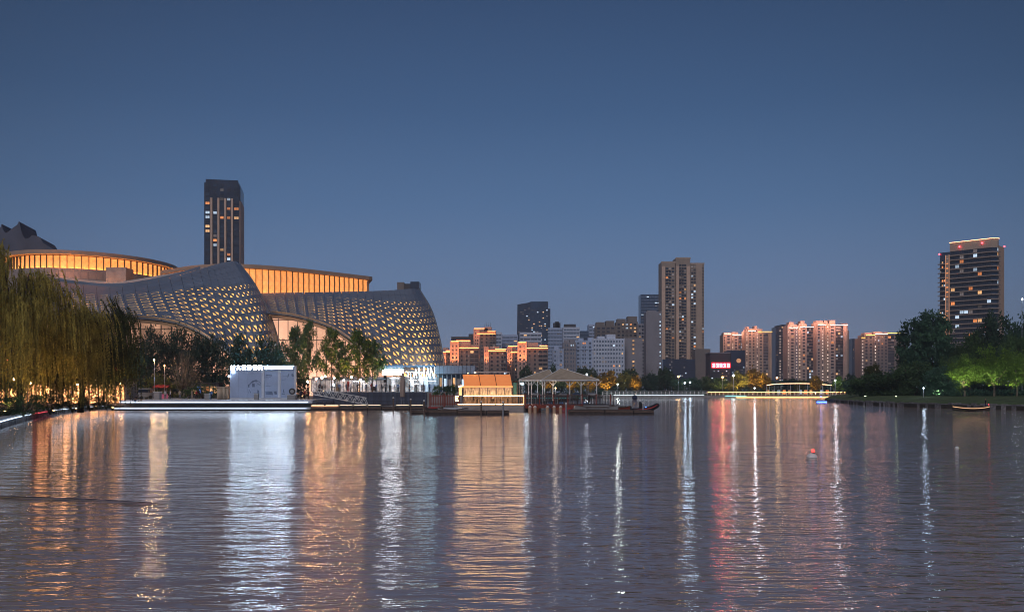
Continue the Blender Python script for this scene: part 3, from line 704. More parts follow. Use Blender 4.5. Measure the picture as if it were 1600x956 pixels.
# apartment towers on the right
def apt(label, Y, bays, blocks, strips, seed, side=None, bot=600):
    x0 = bays[0][0]; T = Bldg('apartment_tower', label, 'apartment tower', x0, Y)
    for bi, (a, b_, t, d, wall, kind) in enumerate(bays):
        T.vol(a, b_, t, bot, d, d + 16 - d * .5, wall)
        z0, z1 = T.z(596), T.z(t + 2); nf = int((z1 - z0) / 3.0); w = (b_ - a)
        if kind == 'stair': T.wins('F', T.x(a + w * .25), T.x(b_ - w * .25), z0, z1, d - .02, 1, nf, .7, .42, lambda i, j: random.choice('ssssg'))
        elif kind == 'dark': T.wins('F', T.x(a + .3), T.x(b_ - .3), z0, z1, d - .02, max(2, int(w * T.s / 2.2)), nf, .9, .66, rp('g', .05, .07, .02, .12, seed + bi), one=True)
        elif kind == 'plain':
            T.wins('F', T.x(a + .4), T.x(b_ - .4), z0, z1, d - .02, max(1, int(w * T.s / 3.4)), nf, .45, .5, rp('g', .04, .03, .01, .06, seed + bi), one=True)
        elif kind == 'pier': T.box('pier', T.x(a + w * .3), T.x(b_ - w * .3), d - .8, d - .02, z0, z1, wall)
        if kind in ('dark',):
            for k in range(0, nf): T.box('balcony_slab', T.x(a), T.x(b_), d - .9, d - .2, z0 + 3 * k - .1, z0 + 3 * k + .2, b_slab)
    for (a, b_, t, bt) in blocks: T.vol(a, b_, t, bt, 2, 11, b_pink, 'roof_house')
    for (a, b_, py, mt) in strips: MB().box(T.x(a), T.x(b_), -1.9, -1.6, T.z(py) - .25, T.z(py) + .25).build('light_strip', mt, T.root)
    return T
def flood(T, px, py, power, col=(1, .42, .28), d=-8): point(T.root, (T.x(px), d, T.z(py)), power * .22, col, 3.0)
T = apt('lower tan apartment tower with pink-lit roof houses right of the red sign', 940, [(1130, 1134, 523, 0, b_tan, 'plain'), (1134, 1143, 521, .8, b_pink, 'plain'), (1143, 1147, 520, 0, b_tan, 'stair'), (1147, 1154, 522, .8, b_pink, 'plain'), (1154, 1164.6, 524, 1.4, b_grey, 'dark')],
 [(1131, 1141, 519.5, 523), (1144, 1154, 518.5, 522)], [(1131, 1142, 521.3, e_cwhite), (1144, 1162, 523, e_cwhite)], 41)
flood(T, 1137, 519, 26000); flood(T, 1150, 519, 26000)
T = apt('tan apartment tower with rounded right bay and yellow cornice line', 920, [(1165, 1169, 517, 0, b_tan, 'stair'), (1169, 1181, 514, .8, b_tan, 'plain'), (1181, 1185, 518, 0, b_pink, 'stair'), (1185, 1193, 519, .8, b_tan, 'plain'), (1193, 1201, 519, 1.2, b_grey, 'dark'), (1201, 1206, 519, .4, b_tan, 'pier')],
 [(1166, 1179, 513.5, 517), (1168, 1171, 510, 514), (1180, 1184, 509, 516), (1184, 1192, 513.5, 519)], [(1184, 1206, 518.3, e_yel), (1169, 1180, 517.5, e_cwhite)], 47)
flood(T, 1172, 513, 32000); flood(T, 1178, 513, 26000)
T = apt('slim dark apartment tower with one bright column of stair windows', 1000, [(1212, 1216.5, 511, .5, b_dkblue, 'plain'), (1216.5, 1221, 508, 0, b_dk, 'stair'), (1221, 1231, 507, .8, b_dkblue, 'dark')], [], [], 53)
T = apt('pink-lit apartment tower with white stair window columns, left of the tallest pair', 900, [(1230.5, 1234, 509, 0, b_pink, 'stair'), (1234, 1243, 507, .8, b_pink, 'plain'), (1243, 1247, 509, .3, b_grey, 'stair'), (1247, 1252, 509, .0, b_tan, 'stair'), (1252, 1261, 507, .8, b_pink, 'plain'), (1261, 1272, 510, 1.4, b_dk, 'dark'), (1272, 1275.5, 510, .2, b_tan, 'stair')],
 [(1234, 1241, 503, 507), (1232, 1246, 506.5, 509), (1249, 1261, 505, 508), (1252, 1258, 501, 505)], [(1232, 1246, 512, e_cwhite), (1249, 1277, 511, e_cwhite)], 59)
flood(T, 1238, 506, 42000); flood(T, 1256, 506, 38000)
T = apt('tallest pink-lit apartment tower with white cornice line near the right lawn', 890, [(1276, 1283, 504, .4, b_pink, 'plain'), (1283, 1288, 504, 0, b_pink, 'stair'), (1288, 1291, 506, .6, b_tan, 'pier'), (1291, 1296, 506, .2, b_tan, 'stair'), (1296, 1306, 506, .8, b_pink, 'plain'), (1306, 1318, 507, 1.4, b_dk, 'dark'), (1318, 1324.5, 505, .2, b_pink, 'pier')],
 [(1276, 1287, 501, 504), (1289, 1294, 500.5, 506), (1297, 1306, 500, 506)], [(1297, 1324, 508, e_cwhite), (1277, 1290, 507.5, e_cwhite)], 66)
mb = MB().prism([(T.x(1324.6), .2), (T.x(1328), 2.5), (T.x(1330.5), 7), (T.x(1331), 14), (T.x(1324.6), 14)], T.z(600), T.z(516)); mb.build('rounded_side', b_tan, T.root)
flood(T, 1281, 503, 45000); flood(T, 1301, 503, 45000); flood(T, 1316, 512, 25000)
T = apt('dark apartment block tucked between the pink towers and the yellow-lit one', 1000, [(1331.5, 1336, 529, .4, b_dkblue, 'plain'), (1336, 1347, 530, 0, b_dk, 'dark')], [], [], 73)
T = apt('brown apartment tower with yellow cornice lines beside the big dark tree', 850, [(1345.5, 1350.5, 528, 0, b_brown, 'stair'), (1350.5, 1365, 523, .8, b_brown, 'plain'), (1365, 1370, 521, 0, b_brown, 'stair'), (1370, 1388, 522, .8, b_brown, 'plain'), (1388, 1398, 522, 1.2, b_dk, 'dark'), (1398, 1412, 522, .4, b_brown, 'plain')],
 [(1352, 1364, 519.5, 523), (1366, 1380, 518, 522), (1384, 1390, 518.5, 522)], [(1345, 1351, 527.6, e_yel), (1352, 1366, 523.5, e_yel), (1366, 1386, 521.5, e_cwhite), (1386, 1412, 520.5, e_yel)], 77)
flood(T, 1358, 520, 26000); flood(T, 1373, 519, 26000)
T = apt('low brown apartment block glimpsed behind the dark hedge trees', 800, [(1412.3, 1440, 550, 0, b_brown, 'plain')], [], [], 83)

# corner tower on the right with ribbon floors
Y0 = 540; T = Bldg('apartment_tower', 'tall corner tower with ribbon balconies and orange rooftop line at right', 'tower', 1557, Y0, 45)
tz = T.z; Lf = 33.5; Rf = 16.0; Lr = 27.0
zt = tz(378); zb = tz(600)
MB().prism([(.6, 3.0), (3.0, .6), (5, .6), (5, 14), (Rf, 14), (Rf, 18), (8, Lf - .5), (.6, Lf - .5)], zb, zt - 3).build('wall', b_dkblue, T.root)
MB().box(5.05, Rf, .3, 13.9, zb, zt - 1.5).build('side_wall', M('warm_tan_wall', (.62, .41, .3), .8, var=.1, scale=.06), T.root)
MB().prism([(.2, 2.8), (2.8, .2), (5, .2), (5, 12), (4, Lr), (.2, Lr)], zt - 2.9, zt + 2.4).build('roof_parapet', b_tan, T.root)
MB().tube([(-.3, Lr, zt + 2.6), (-.3, 2.8, zt + 2.6), (2.6, -.3, zt + 2.6), (5, -.3, zt + 2.6)], .12, 5).build('roof_light_line', M('roof_led', (.8, .6, .4), emit=(1, .5, .22), es=5), T.root)
nf = 29; fh = (zt - 3 - zb) / nf
sl = MB().prism([(-.9, 2.4), (2.4, -.9), (5, -.9), (5, .5), (3, .55), (.55, 3), (.55, Lr - .3), (-.9, Lr - .3)], -.3, .3).mesh('balcony_slab', b_slab)
sl2 = MB().box(-1.1, .5, Lr + 2.6, Lf + .4, -.25, .25).mesh('balcony_slab', b_slab)
for j in range(nf + 1):
    if j < nf: link('balcony_slab', sl, T.root, (0, 0, zb + fh * j + .2))
    if j < nf - 2: link('balcony_slab', sl2, T.root, (0, 0, zb + fh * j + 1.2))
T.box('stair_core', -.5, .55, Lr, Lr + 2.4, zb, zt - 5, b_tan)
for yy in (Lr + .1, Lr + 2.3): MB().box(-.75, -.5, yy - .08, yy + .08, zb, zt - 5).build('edge_light', M('core_light', (.6, .4, .3), emit=(1, .42, .2), es=.6) if 'core_light' not in MATS else MATS['core_light'], T.root)
T.wins('L', Lr + .3, Lr + 2.1, zb, zt - 6, -.52, 1, nf - 2, .8, .35, lambda i, j: 'o' if random.random() < .8 else 'd', frame=b_tan)
T.wins('L', 3, Lr - .4, zb + .4, zt - 2.6, .58, 9, nf, .94, .72, rp('g', .04, .05, .03, .05, 91), frame=b_dk)
T.wins('L', Lr + 2.7, Lf - .3, zb, zt - 8, .58, 3, nf - 2, .9, .62, rp('g', .14, .18, .1, .1, 92), frame=b_dk)
T.wins('F', 3, 5, zb + .4, zt - 2.6, .58, 1, nf, .9, .7, rp('g', .08, .1, .05, .05, 93), frame=b_dk)
for k, (xx, yy, zz) in enumerate(((-.6, Lf - .5, zt - 4), (-.6, Lr - 6, zt - .6), (-.5, 8, zt + .2), (Rf, .2, zt - .9), (-1.5, 6, zt - 52))):
    MB().ball((xx, yy, zz), .5, 8, 6).build('warning_light', e_red, T.root)
# dark crag-like rooftop at far left
T = Bldg('gabled_hall', 'dusky roof with upswept pointed gables behind the willow top', 'building', 30, 400)
m_duskroof = M('dusky_roof', (.085, .10, .15), .8, var=.3, scale=.1)
pr = [(-40, 372), (-18, 368), (-8, 362), (0, 356), (2.6, 350), (4.2, 357), (8, 363.5), (13, 362), (20, 356), (27, 351), (29.5, 346), (31.5, 352), (33.5, 361), (38, 372), (44, 372.5), (50, 368), (57, 369), (62, 371), (68, 380), (74, 384), (82, 389), (90, 395), (96, 410), (96, 470), (-40, 470)]
pq = curve([(a, b_) for a, b_ in pr[:-2]], 4); pr = [(q.x, q.y) for q in pq] + pr[-2:]
mb = MB(); k = len(pr)
mb.v += [(T.x(a), 0, T.z(b_)) for a, b_ in pr] + [(T.x(a) * .97, 14, T.z(b_) - 1.5) for a, b_ in pr]
mb.f += [tuple(range(k)), tuple(range(k, 2 * k))] + [(i, (i + 1) % k, k + (i + 1) % k, k + i) for i in range(k)]; mb.m += [0] * (k + 2)
mb.build('roof', m_duskroof, T.root)
T.box('wall', T.x(-38), T.x(94), 1, 13, 0, T.z(471), b_dk)
# small roof houses above the second shell
T = Bldg('distant_block', 'small dark twin-block rooftop peeking over the right shell', 'building', 637, 600)
T.vol(620.5, 631, 440.8, 600, 0, 12, b_brown); T.vol(631.2, 641, 443, 600, 1, 12, b_dk, 'middle_wall'); T.vol(641.2, 655, 440, 600, 0, 12, b_dkblue, 'right_wall')

# orange-lit cluster
def orange(label, Y, left, front, side, blocks, strips, seed, rows_=None, floodp=30000, pw=.02):
    (l0, l1, lt), (f0, f1, ft) = left, front
    T = Bldg('apartment_block', label, 'apartment block', f0, Y)
    T.vol(f0, f1, ft, 602, 0, 16, b_brown)
    T.vol(l0, l1, lt, 602, -1.2, 15, b_pink, 'stair_wing')
    z0, z1 = T.z(598), T.z(ft + 4); nf = int((z1 - z0) / 3.0)
    a = T.x(f0 + (f1 - f0) * side)
    T.wins('F', a, T.x(f1 - .5), z0, z1, -.02, max(2, int((T.x(f1) - a) / 3)), nf, .8, .6, rp('g', pw, .03, .02, .12, seed), one=False)
    for k in range(nf): T.box('balcony_slab', a, T.x(f1), -.8, -.22, z0 + 3 * k - .1, z0 + 3 * k + .12, b_slab)
    T.wins('F', T.x(f0 + .6), a - .5, z0, z1, -.02, 2, nf, .34, .45, rp('g', pw, .02, 0, .05, seed + 1), one=False)
    zl = T.z(lt + 5); T.wins('F', T.x(l0 + .8), T.x(l1 - .8), z0, zl, -1.22, 2, int((zl - z0) / 3), .4, .45, rp('g', .03, 0, .03, .1, seed + 2))
    w = T.x(l1) - T.x(l0)
    for q in (.0, .5, 1): T.box('pier', T.x(l0) + w * q - .3, T.x(l0) + w * q + .3, -1.9, -1.23, z0, T.z(lt + .5), b_pink)
    for (c0, c1, t, bt) in blocks: T.vol(c0, c1, t, bt, 2, 11, b_pink, 'roof_house')
    for (c0, c1, py) in strips:
        MB().box(T.x(c0), T.x(c1), -2.6, -2.3, T.z(py) - .28, T.z(py) + .28).build('light_strip', e_orange, T.root)
    nl = max(1, int((l1 - l0) / 6))
    for q in range(nl):
        xx = T.x(l0) + w * (q + .5) / nl
        spot(T.root, (xx, -4.2, T.z(600) + 14), floodp * .75, (1, .30, .10), (0, .16, 1), 50, 1.2); point(T.root, (xx, -6, T.z(lt) - 6), floodp * .045, (1, .3, .12), 3)
    return T
orange('low orange-lit block squeezed against the right shell edge', 760, (690, 697, 549), (697, 704.5, 547), .4, [(692, 700, 543, 547)], [(691, 704, 550), (697, 704, 548)], 101)
orange('orange-lit apartment block with two cornice lines, nearest the right shell', 700, (704, 717, 533), (717, 748, 542.5), .55, [(712, 735, 532, 542.6), (736, 745, 538, 542.6)], [(705, 716.8, 533.5), (713, 735, 532.5), (718, 748, 543.5)], 104)
orange('tallest orange-lit apartment block with masts and a lit crown', 790, (740.5, 749, 513.5), (749, 775, 517), .6, [(756, 768, 510.5, 517.1), (750, 762, 512.5, 517.1)], [(741, 757, 513.5), (746, 774, 521.5), (762, 774, 518)], 107, floodp=36000)
orange('dark brown block with one long cornice line in front of the tallest orange one', 690, (757, 763, 541), (763, 791, 545), .72, [(765, 780, 541, 545.1)], [(763, 790, 548), (774, 791, 545.5)], 110)
orange('small orange-lit block with double cornice lines between two wider ones', 720, (793, 800, 541), (800, 809, 546), .5, [(794, 806, 539.5, 545)], [(794, 809, 541), (798, 809, 550.5)], 113)
orange('orange-lit block with lit left wing beside the glass office tower', 680, (809, 822.5, 534), (822.5, 856, 542), .55, [(824, 841, 535, 542.1), (845, 855, 539, 542.1)], [(810, 822, 535), (823, 856, 544), (843, 855, 540.5)], 116, pw=.05)
T = Bldg('apartment_block', 'flat grey roof block behind the first orange-lit apartments', 'apartment block', 722, 820); T.vol(705, 741, 526, 600, 0, 14, b_dk); T.vol(732, 740, 521.5, 525.98, 2, 10, b_dk, 'roof_house')
mk = empty('roof_antennas', (X(762, 795), 795, Z(510.5, 795))); tag(mk, 'cluster of thin masts on the tallest orange-lit block', 'antennas')
for px, h in ((-2.6, 3), (-1.2, 4.5), (.8, 3.6), (2.6, 4)): MB().tube([(px, 0, 0), (px, 0, h)], [.16, .08], 5).build('mast', m_dark, mk)
# ---------------------------------------------------------------- trees
def leafquad(mb, c, s, rng):
    a = Vector((rng.gauss(0, 1), rng.gauss(0, 1), rng.gauss(0, 1))).normalized(); b_ = a.orthogonal().normalized(); q = a.cross(b_)
    t = rng.uniform(0, 6.28); u = (b_ * math.cos(t) + q * math.sin(t)) * s; w = (q * math.cos(t) - b_ * math.sin(t)) * s * .55
    mb.poly([c - u, c + w * .9, c + u, c - w * .9])
def proto(kind, seed, leafn, ls):
    """unit tree: height 1, crown radius about .5 (scaled by the tree's own scale); returns trunk mesh maker + crown mesh maker"""
    rng = random.Random(seed); tr = MB(); cr_ = MB(); tips = []
    def limb(p, d, ln, r, depth):
        pts = [p]; n_ = 4
        for i in range(n_):
            d = (d + Vector((rng.gauss(0, .12), rng.gauss(0, .12), rng.gauss(.05, .08)))).normalized(); pts.append(pts[-1] + d * ln / n_)
        tr.tube(pts, [r * (1 - .18 * i) for i in range(n_ + 1)], 5)
        if depth == 0: tips.extend([pts[-1], pts[-2]]); return
        tips.append(pts[-1])
        for k in range(3 if depth > 1 else 2):
            q = pts[rng.randint(2, n_)]; a = rng.uniform(0, 6.28); sp = rng.uniform(.45, .9)
            limb(q, (d + Vector((math.cos(a), math.sin(a), .25)) * sp).normalized(), ln * rng.uniform(.55, .75), r * .5, depth - 1)
    if kind == 'broad':
        th_ = rng.uniform(.2, .28); tr.tube([(0, 0, -.02), (.01, 0, th_ * .5), (rng.uniform(-.02, .02), .01, th_)], [.035, .026, .022], 7)
        for k in range(5):
            a = 6.28 * k / 5 + rng.uniform(-.4, .4); limb(Vector((0, 0, th_ * rng.uniform(.75, 1))), Vector((math.cos(a) * .75, math.sin(a) * .75, 1)).normalized(), rng.uniform(.28, .36), .014, 1)
        limb(Vector((0, 0, th_)), Vector((0, 0, 1)), .45, .016, 1)
        cl = []
        for k in range(46):
            while True:
                v = Vector((rng.uniform(-1, 1), rng.uniform(-1, 1), rng.uniform(-1, 1)))
                if .3 < v.length < 1: break
            cl.append((Vector((v.x * .44, v.y * .44, .6 + v.z * .36)), rng.uniform(.07, .15)))
        cl += [(t, rng.uniform(.06, .1)) for t in tips]
    elif kind == 'round':
        tr.tube([(0, 0, -.02), (.01, 0, .2), (0, .01, .5)], [.035, .028, .015], 7); cl = []
        for k in range(5):
            a = 6.28 * k / 5; limb(Vector((0, 0, .2)), Vector((math.cos(a) * .8, math.sin(a) * .8, 1)).normalized(), .34, .014, 1)
        for k in range(150):
            a = rng.uniform(0, 6.28); e_ = math.asin(rng.uniform(-.75, 1)); q = rng.choice((.55, .78, .9, .93)) * rng.uniform(.9, 1.05)
            cl.append((Vector((math.cos(a) * math.cos(e_) * .46 * q, math.sin(a) * math.cos(e_) * .46 * q, .56 + math.sin(e_) * .42 * q)), rng.uniform(.05, .1)))
    elif kind == 'slender':
        tr.tube([(0, 0, -.02), (.005, 0, .5), (0, .005, .97)], [.016, .01, .003], 6); cl = []
        for k in range(26):
            z = .2 + .78 * k / 26; r = .46 * (1 - z) ** .7 + .04; a = rng.uniform(0, 6.28); e = Vector((math.cos(a) * r, math.sin(a) * r, z + r * .55))
            tr.tube([(0, 0, z), tuple((Vector((0, 0, z)) + e) / 2 + Vector((0, 0, -.01))), tuple(e)], [.005, .004, .0015], 4)
            for q in (.45, .75, 1): cl.append((Vector((0, 0, z)).lerp(e, q), rng.uniform(.045, .09)))
    elif kind == 'shrub':
        cl = []
        for k in range(6):
            a = rng.uniform(0, 6.28); tr.tube([(0, 0, 0), (math.cos(a) * .15, math.sin(a) * .15, .4), (math.cos(a) * .3, math.sin(a) * .3, .75)], [.02, .014, .006], 4)
        for k in range(40):
            v = Vector((rng.uniform(-1, 1), rng.uniform(-1, 1), rng.uniform(0, 1)))
            if v.length > 1: v.normalize()
            cl.append((Vector((v.x * .46, v.y * .46, .1 + v.z * .75)), rng.uniform(.09, .17)))
    elif kind == 'bare':
        tr.tube([(0, 0, 0), (0, 0, .2)], [.03, .024], 6); cl = []
        for k in range(70):
            a = rng.uniform(0, 6.28); e_ = rng.uniform(-.1, 1.45); d = Vector((math.cos(a) * math.cos(e_), math.sin(a) * math.cos(e_), math.sin(e_)))
            p0 = Vector((0, 0, .2)); p1 = p0 + d * .25; p2 = Vector((0, 0, .5)) + d * .48
            tr.tube([p0, p1, p2], [.009, .005, .0015], 3)
            for q in range(3):
                s_ = p1.lerp(p2, rng.uniform(.1, .8)); tr.tube([s_, s_ + (d + Vector((rng.gauss(0, .4), rng.gauss(0, .4), rng.gauss(0, .4)))) * .14], [.004, .001], 3)
        cl = []
    tot = sum(r * r for _, r in cl) or 1
    for c, r in cl:
        for k in range(max(3, int(leafn * r * r / tot))):
            v = Vector((rng.gauss(0, .5), rng.gauss(0, .5), rng.gauss(0, .42))) * r
            leafquad(cr_, c + v, ls * rng.uniform(.6, 1.3), rng)
    return tr, cr_
PROTO = {}
def getproto(kind, seed, leafn, ls, bark, leaf):
    key = (kind, seed, leafn, ls)
    if key not in PROTO: PROTO[key] = proto(kind, seed, leafn, ls)
    k2 = key + (bark.name, leaf.name if leaf else '')
    if k2 not in PROTO:
        tr, cr_ = PROTO[key]; PROTO[k2] = (tr.mesh('trunk', bark, True), cr_.mesh('crown', leaf) if leaf else None)
    return PROTO[k2]
def tree(name, label, x0, x1, ytop, Y, leaf, kind='broad', zb=None, seed=1, leafn=2600, ls=.03, bark=None, group=None, cat='tree', rz=None):
    zb = .7 if zb is None else zb
    xc = (x0 + x1) / 2; hgt = Z(ytop, Y) - zb; wd = (x1 - x0) * Y / F
    o = empty(name, (X(xc, Y), Y, zb), random.uniform(0, 6.28) if rz is None else rz, label, cat, group)
    k = {'broad': 1.0, 'round': 1.0, 'slender': 1.3, 'shrub': 1.05, 'bare': 1.0}[kind]
    o.scale = (wd * k, wd * k, hgt * 1.0)
    tm, cm = getproto(kind, seed, leafn, ls, bark or m_bark, leaf)
    link('trunk', tm, o)
    if cm: link('crown', cm, o)
    return o
# --- trees in front of the theatre
G1 = 'trees on the plaza in front of the theatre'
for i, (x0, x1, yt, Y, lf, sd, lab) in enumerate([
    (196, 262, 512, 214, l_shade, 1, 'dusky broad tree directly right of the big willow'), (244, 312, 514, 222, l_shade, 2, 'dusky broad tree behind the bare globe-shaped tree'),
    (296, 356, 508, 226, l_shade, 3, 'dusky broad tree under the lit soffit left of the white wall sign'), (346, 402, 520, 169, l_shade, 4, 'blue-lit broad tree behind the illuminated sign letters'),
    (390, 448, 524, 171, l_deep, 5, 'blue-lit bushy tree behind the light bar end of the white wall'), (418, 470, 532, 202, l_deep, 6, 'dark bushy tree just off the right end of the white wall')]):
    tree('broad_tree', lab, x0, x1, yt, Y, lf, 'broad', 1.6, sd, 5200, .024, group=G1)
for i, (x0, x1, yt, Y, lf, sd, lab) in enumerate([
    (441, 482, 514, 196, l_mid, 1, 'slender leafy tree right of the white wall, shortest spire of the row'), (465, 500, 505, 194, l_mid, 2, 'slender leafy tree with the tallest spire before the peach lobby'),
    (496, 540, 517, 192, l_lit, 3, 'slender leafy tree in the middle of the peach lobby glass'), (536, 588, 520, 186, l_lit, 4, 'full green tree left of the white shop lights'),
    (560, 604, 533, 190, l_mid, 5, 'green tree with drooping right side against the right shell foot'), (516, 556, 536, 200, l_mid, 6, 'lower leafy tree between two slender spires before the lobby')]):
    tree('slender_tree', lab, x0, x1, yt, Y, lf, 'slender', 1.8, sd, 4600, .02, group=G1)
tree('bare_tree', 'bare globe-shaped tree of fine twigs beside the plaza lamp', 263, 312, 545, 186, None, 'bare', 1.6, 1, 0, .02, bark=m_barkl, group=G1)
tree('plaza_shrub', 'pale leafy shrub under the bare globe tree', 262, 312, 584, 190, l_oliv, 'shrub', 1.6, 2, 900, .05, cat='shrub')
tree('plaza_shrub', 'warm-lit shrub behind the plaza lamp', 228, 268, 578, 196, l_ygr, 'shrub', 1.6, 3, 900, .05, cat='shrub')
tree('plaza_hedge', 'low dark clipped hedge behind the people left of the white wall', 290, 345, 596, 182, l_dark, 'shrub', 1.6, 4, 1600, .035, cat='hedge')
# --- far bank trees
G2 = 'trees along the far bank'
for i, (x0, x1, yt, Y, lf, kd, sd, lab) in enumerate([
    (812, 836, 572, 520, l_dark, 'broad', 1, 'dark tree between the teahouse roof and the pavilion roof'), (856, 872, 571, 540, l_deep, 'broad', 2, 'small dark treetop peeking over the rear pavilion roof'),
    (899, 922, 568, 500, l_dark, 'broad', 3, 'dark round tree behind the pavilion roof slope near the white lamp'), (918, 936, 575, 505, l_dark, 'broad', 4, 'dark tree just right of the white lamp by the pavilion roof'),
    (930, 966, 579, 462, l_yel, 'broad', 5, 'bright yellow tree at the right end of the pavilion roof'), (962, 990, 582, 466, l_ygr, 'broad', 6, 'yellow-green tree between the yellow tree and the golden willow'),
    (984, 1004, 586, 458, l_yel, 'broad', 7, 'golden drooping tree lit from below at the dark grove edge'), (966, 1000, 575, 490, l_dark, 'broad', 8, 'dark tree behind the golden drooping one'),
    (998, 1032, 584, 470, l_deep, 'broad', 1, 'dark tree at the left of the unlit waterside grove'), (1022, 1056, 576, 480, l_dark, 'broad', 2, 'tallest dark tree of the unlit waterside grove'),
    (1046, 1078, 588, 468, l_deep, 'broad', 3, 'dark tree under the left orange starburst lamp'), (1070, 1102, 590, 470, l_deep, 'broad', 4, 'dark bluish tree right of the blue-white lamps'),
    (1092, 1116, 588, 466, l_dark, 'broad', 5, 'dark tree under the red sign building'), (1108, 1140, 590, 464, l_mid, 'broad', 6, 'green tree left of the tall white mast lamp'),
    (1134, 1156, 596, 458, l_ygr, 'broad', 7, 'small yellow-green tree beside the mast lamp'), (1142, 1170, 580, 466, l_ygr, 'broad', 8, 'yellow-olive tree right of the mast lamp'),
    (1164, 1194, 577, 468, l_yel, 'broad', 1, 'tall amber tree before the rounded tan tower'), (1184, 1204, 585, 462, l_yel, 'broad', 2, 'amber tree at the left end of the lit bridge roof'),
    (1222, 1248, 588, 520, l_shade, 'broad', 3, 'dusky tree behind the left half of the bridge roof'), (1240, 1262, 594, 500, l_ygr, 'broad', 4, 'small yellowish tree behind the bridge roof middle'),
    (1264, 1284, 587, 450, l_yel, 'broad', 5, 'small yellow tree standing in front of the bridge roof'), (1300, 1324, 588, 430, l_lit, 'broad', 6, 'bright green tree lit by the leaning white lamp'),
    (1316, 1340, 584, 460, l_shade, 'broad', 7, 'dusky tree behind the bright green lamp-lit one')]):
    tree('far_tree', lab, x0, x1, yt, Y, lf, kd, 1.2, sd, 2200, .055, group=G2)
G3 = 'small lit trees seen under the pavilion roof'
for i, (x0, x1, yt, lf, lab) in enumerate([(834, 850, 590, l_mid, 'small green tree seen between the left pavilion posts'), (848, 868, 588, l_yel, 'yellow-lit tree seen under the pavilion roof, left of centre'), (866, 886, 590, l_deep, 'dark tree seen under the middle of the pavilion roof'),
    (884, 902, 588, l_yel, 'amber tree seen under the pavilion roof by the middle post'), (898, 916, 590, l_ygr, 'yellow-green tree seen under the pavilion roof, right of the middle post'), (914, 932, 588, l_yel, 'yellow tree seen under the right corner of the pavilion roof'), (826, 840, 594, l_dark, 'dark low tree behind the leftmost pavilion posts')]):
    tree('park_tree', lab, x0, x1, yt, 420, lf, 'broad', .9, i + 1, 1300, .055, group=G3)
# --- right bank
G4 = 'trees on the right bank'
for i, (x0, x1, yt, Y, lf, kd, sd, ln, ls, lab) in enumerate([
    (1326, 1378, 580, 236, l_dark, 'shrub', 1, 3600, .028, 'leftmost low dark bushy tree at the tip of the right lawn'), (1358, 1420, 572, 232, l_dark, 'shrub', 2, 3800, .026, 'low dark bushy tree left of the tallest dark tree'),
    (1346, 1378, 568, 262, l_oliv, 'broad', 8, 2400, .03, 'amber-tipped tree peeking above the low dark hedge trees'), (1398, 1466, 560, 226, l_dark, 'shrub', 3, 4200, .024, 'dark bushy tree under the tallest tree crown'), (1446, 1500, 566, 214, l_deep, 'shrub', 4, 4000, .024, 'dark bushy tree beside the bluish bank lamp'),
    (1398, 1496, 486, 238, l_deep, 'round', 5, 8000, .016, 'tallest dark round tree standing left of the corner tower'),
    (1484, 1546, 522, 232, l_dark, 'broad', 6, 5000, .02, 'dark tree below the corner tower behind the first uplit tree'), (1512, 1594, 490, 240, l_shade, 'broad', 7, 4200, .018, 'thin brownish dark tree overlapping the foot of the corner tower'), (1574, 1640, 486, 232, l_deep, 'broad', 1, 5000, .02, 'dark tree cut by the right edge of the picture'),
    (1556, 1606, 526, 226, l_dark, 'broad', 2, 4200, .02, 'dark mid-height tree behind the two right uplit trees'), (1468, 1510, 548, 226, l_dark, 'broad', 3, 3600, .022, 'dark tree behind the leftmost uplit tree')]):
    tree('bank_tree', lab, x0, x1, yt, Y, lf, kd, 1.6, sd, ln * 2, ls * 1.35, group=G4)
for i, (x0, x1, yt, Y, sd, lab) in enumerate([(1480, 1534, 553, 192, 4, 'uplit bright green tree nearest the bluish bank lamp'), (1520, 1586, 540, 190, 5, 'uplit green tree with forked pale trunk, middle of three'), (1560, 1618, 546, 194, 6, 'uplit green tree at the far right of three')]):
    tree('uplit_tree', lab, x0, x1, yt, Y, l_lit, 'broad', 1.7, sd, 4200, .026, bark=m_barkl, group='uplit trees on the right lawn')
    u = empty('uplight', (X((x0 + x1) / 2 - 3, Y - 3), Y - 3.2, 1.6), 0, ('ground uplight under the first bright green tree', 'ground uplight under the forked-trunk tree', 'ground uplight under the rightmost bright tree')[i], 'uplight', 'ground uplights on the right lawn')
    MB().tube([(0, 0, 0), (0, 0, .25)], [.2, .24], 8).build('housing', m_dark, u); MB().tube([(0, 0, .255), (0, 0, .3)], .2, 8).build('lens', M('uplight_lens', (.8, .8, .6), emit=(.85, 1, .55), es=12), u)
    spot(u, (0, 0, .5), 3600, (.95, 1, .5), (0, .35, 1), 95)
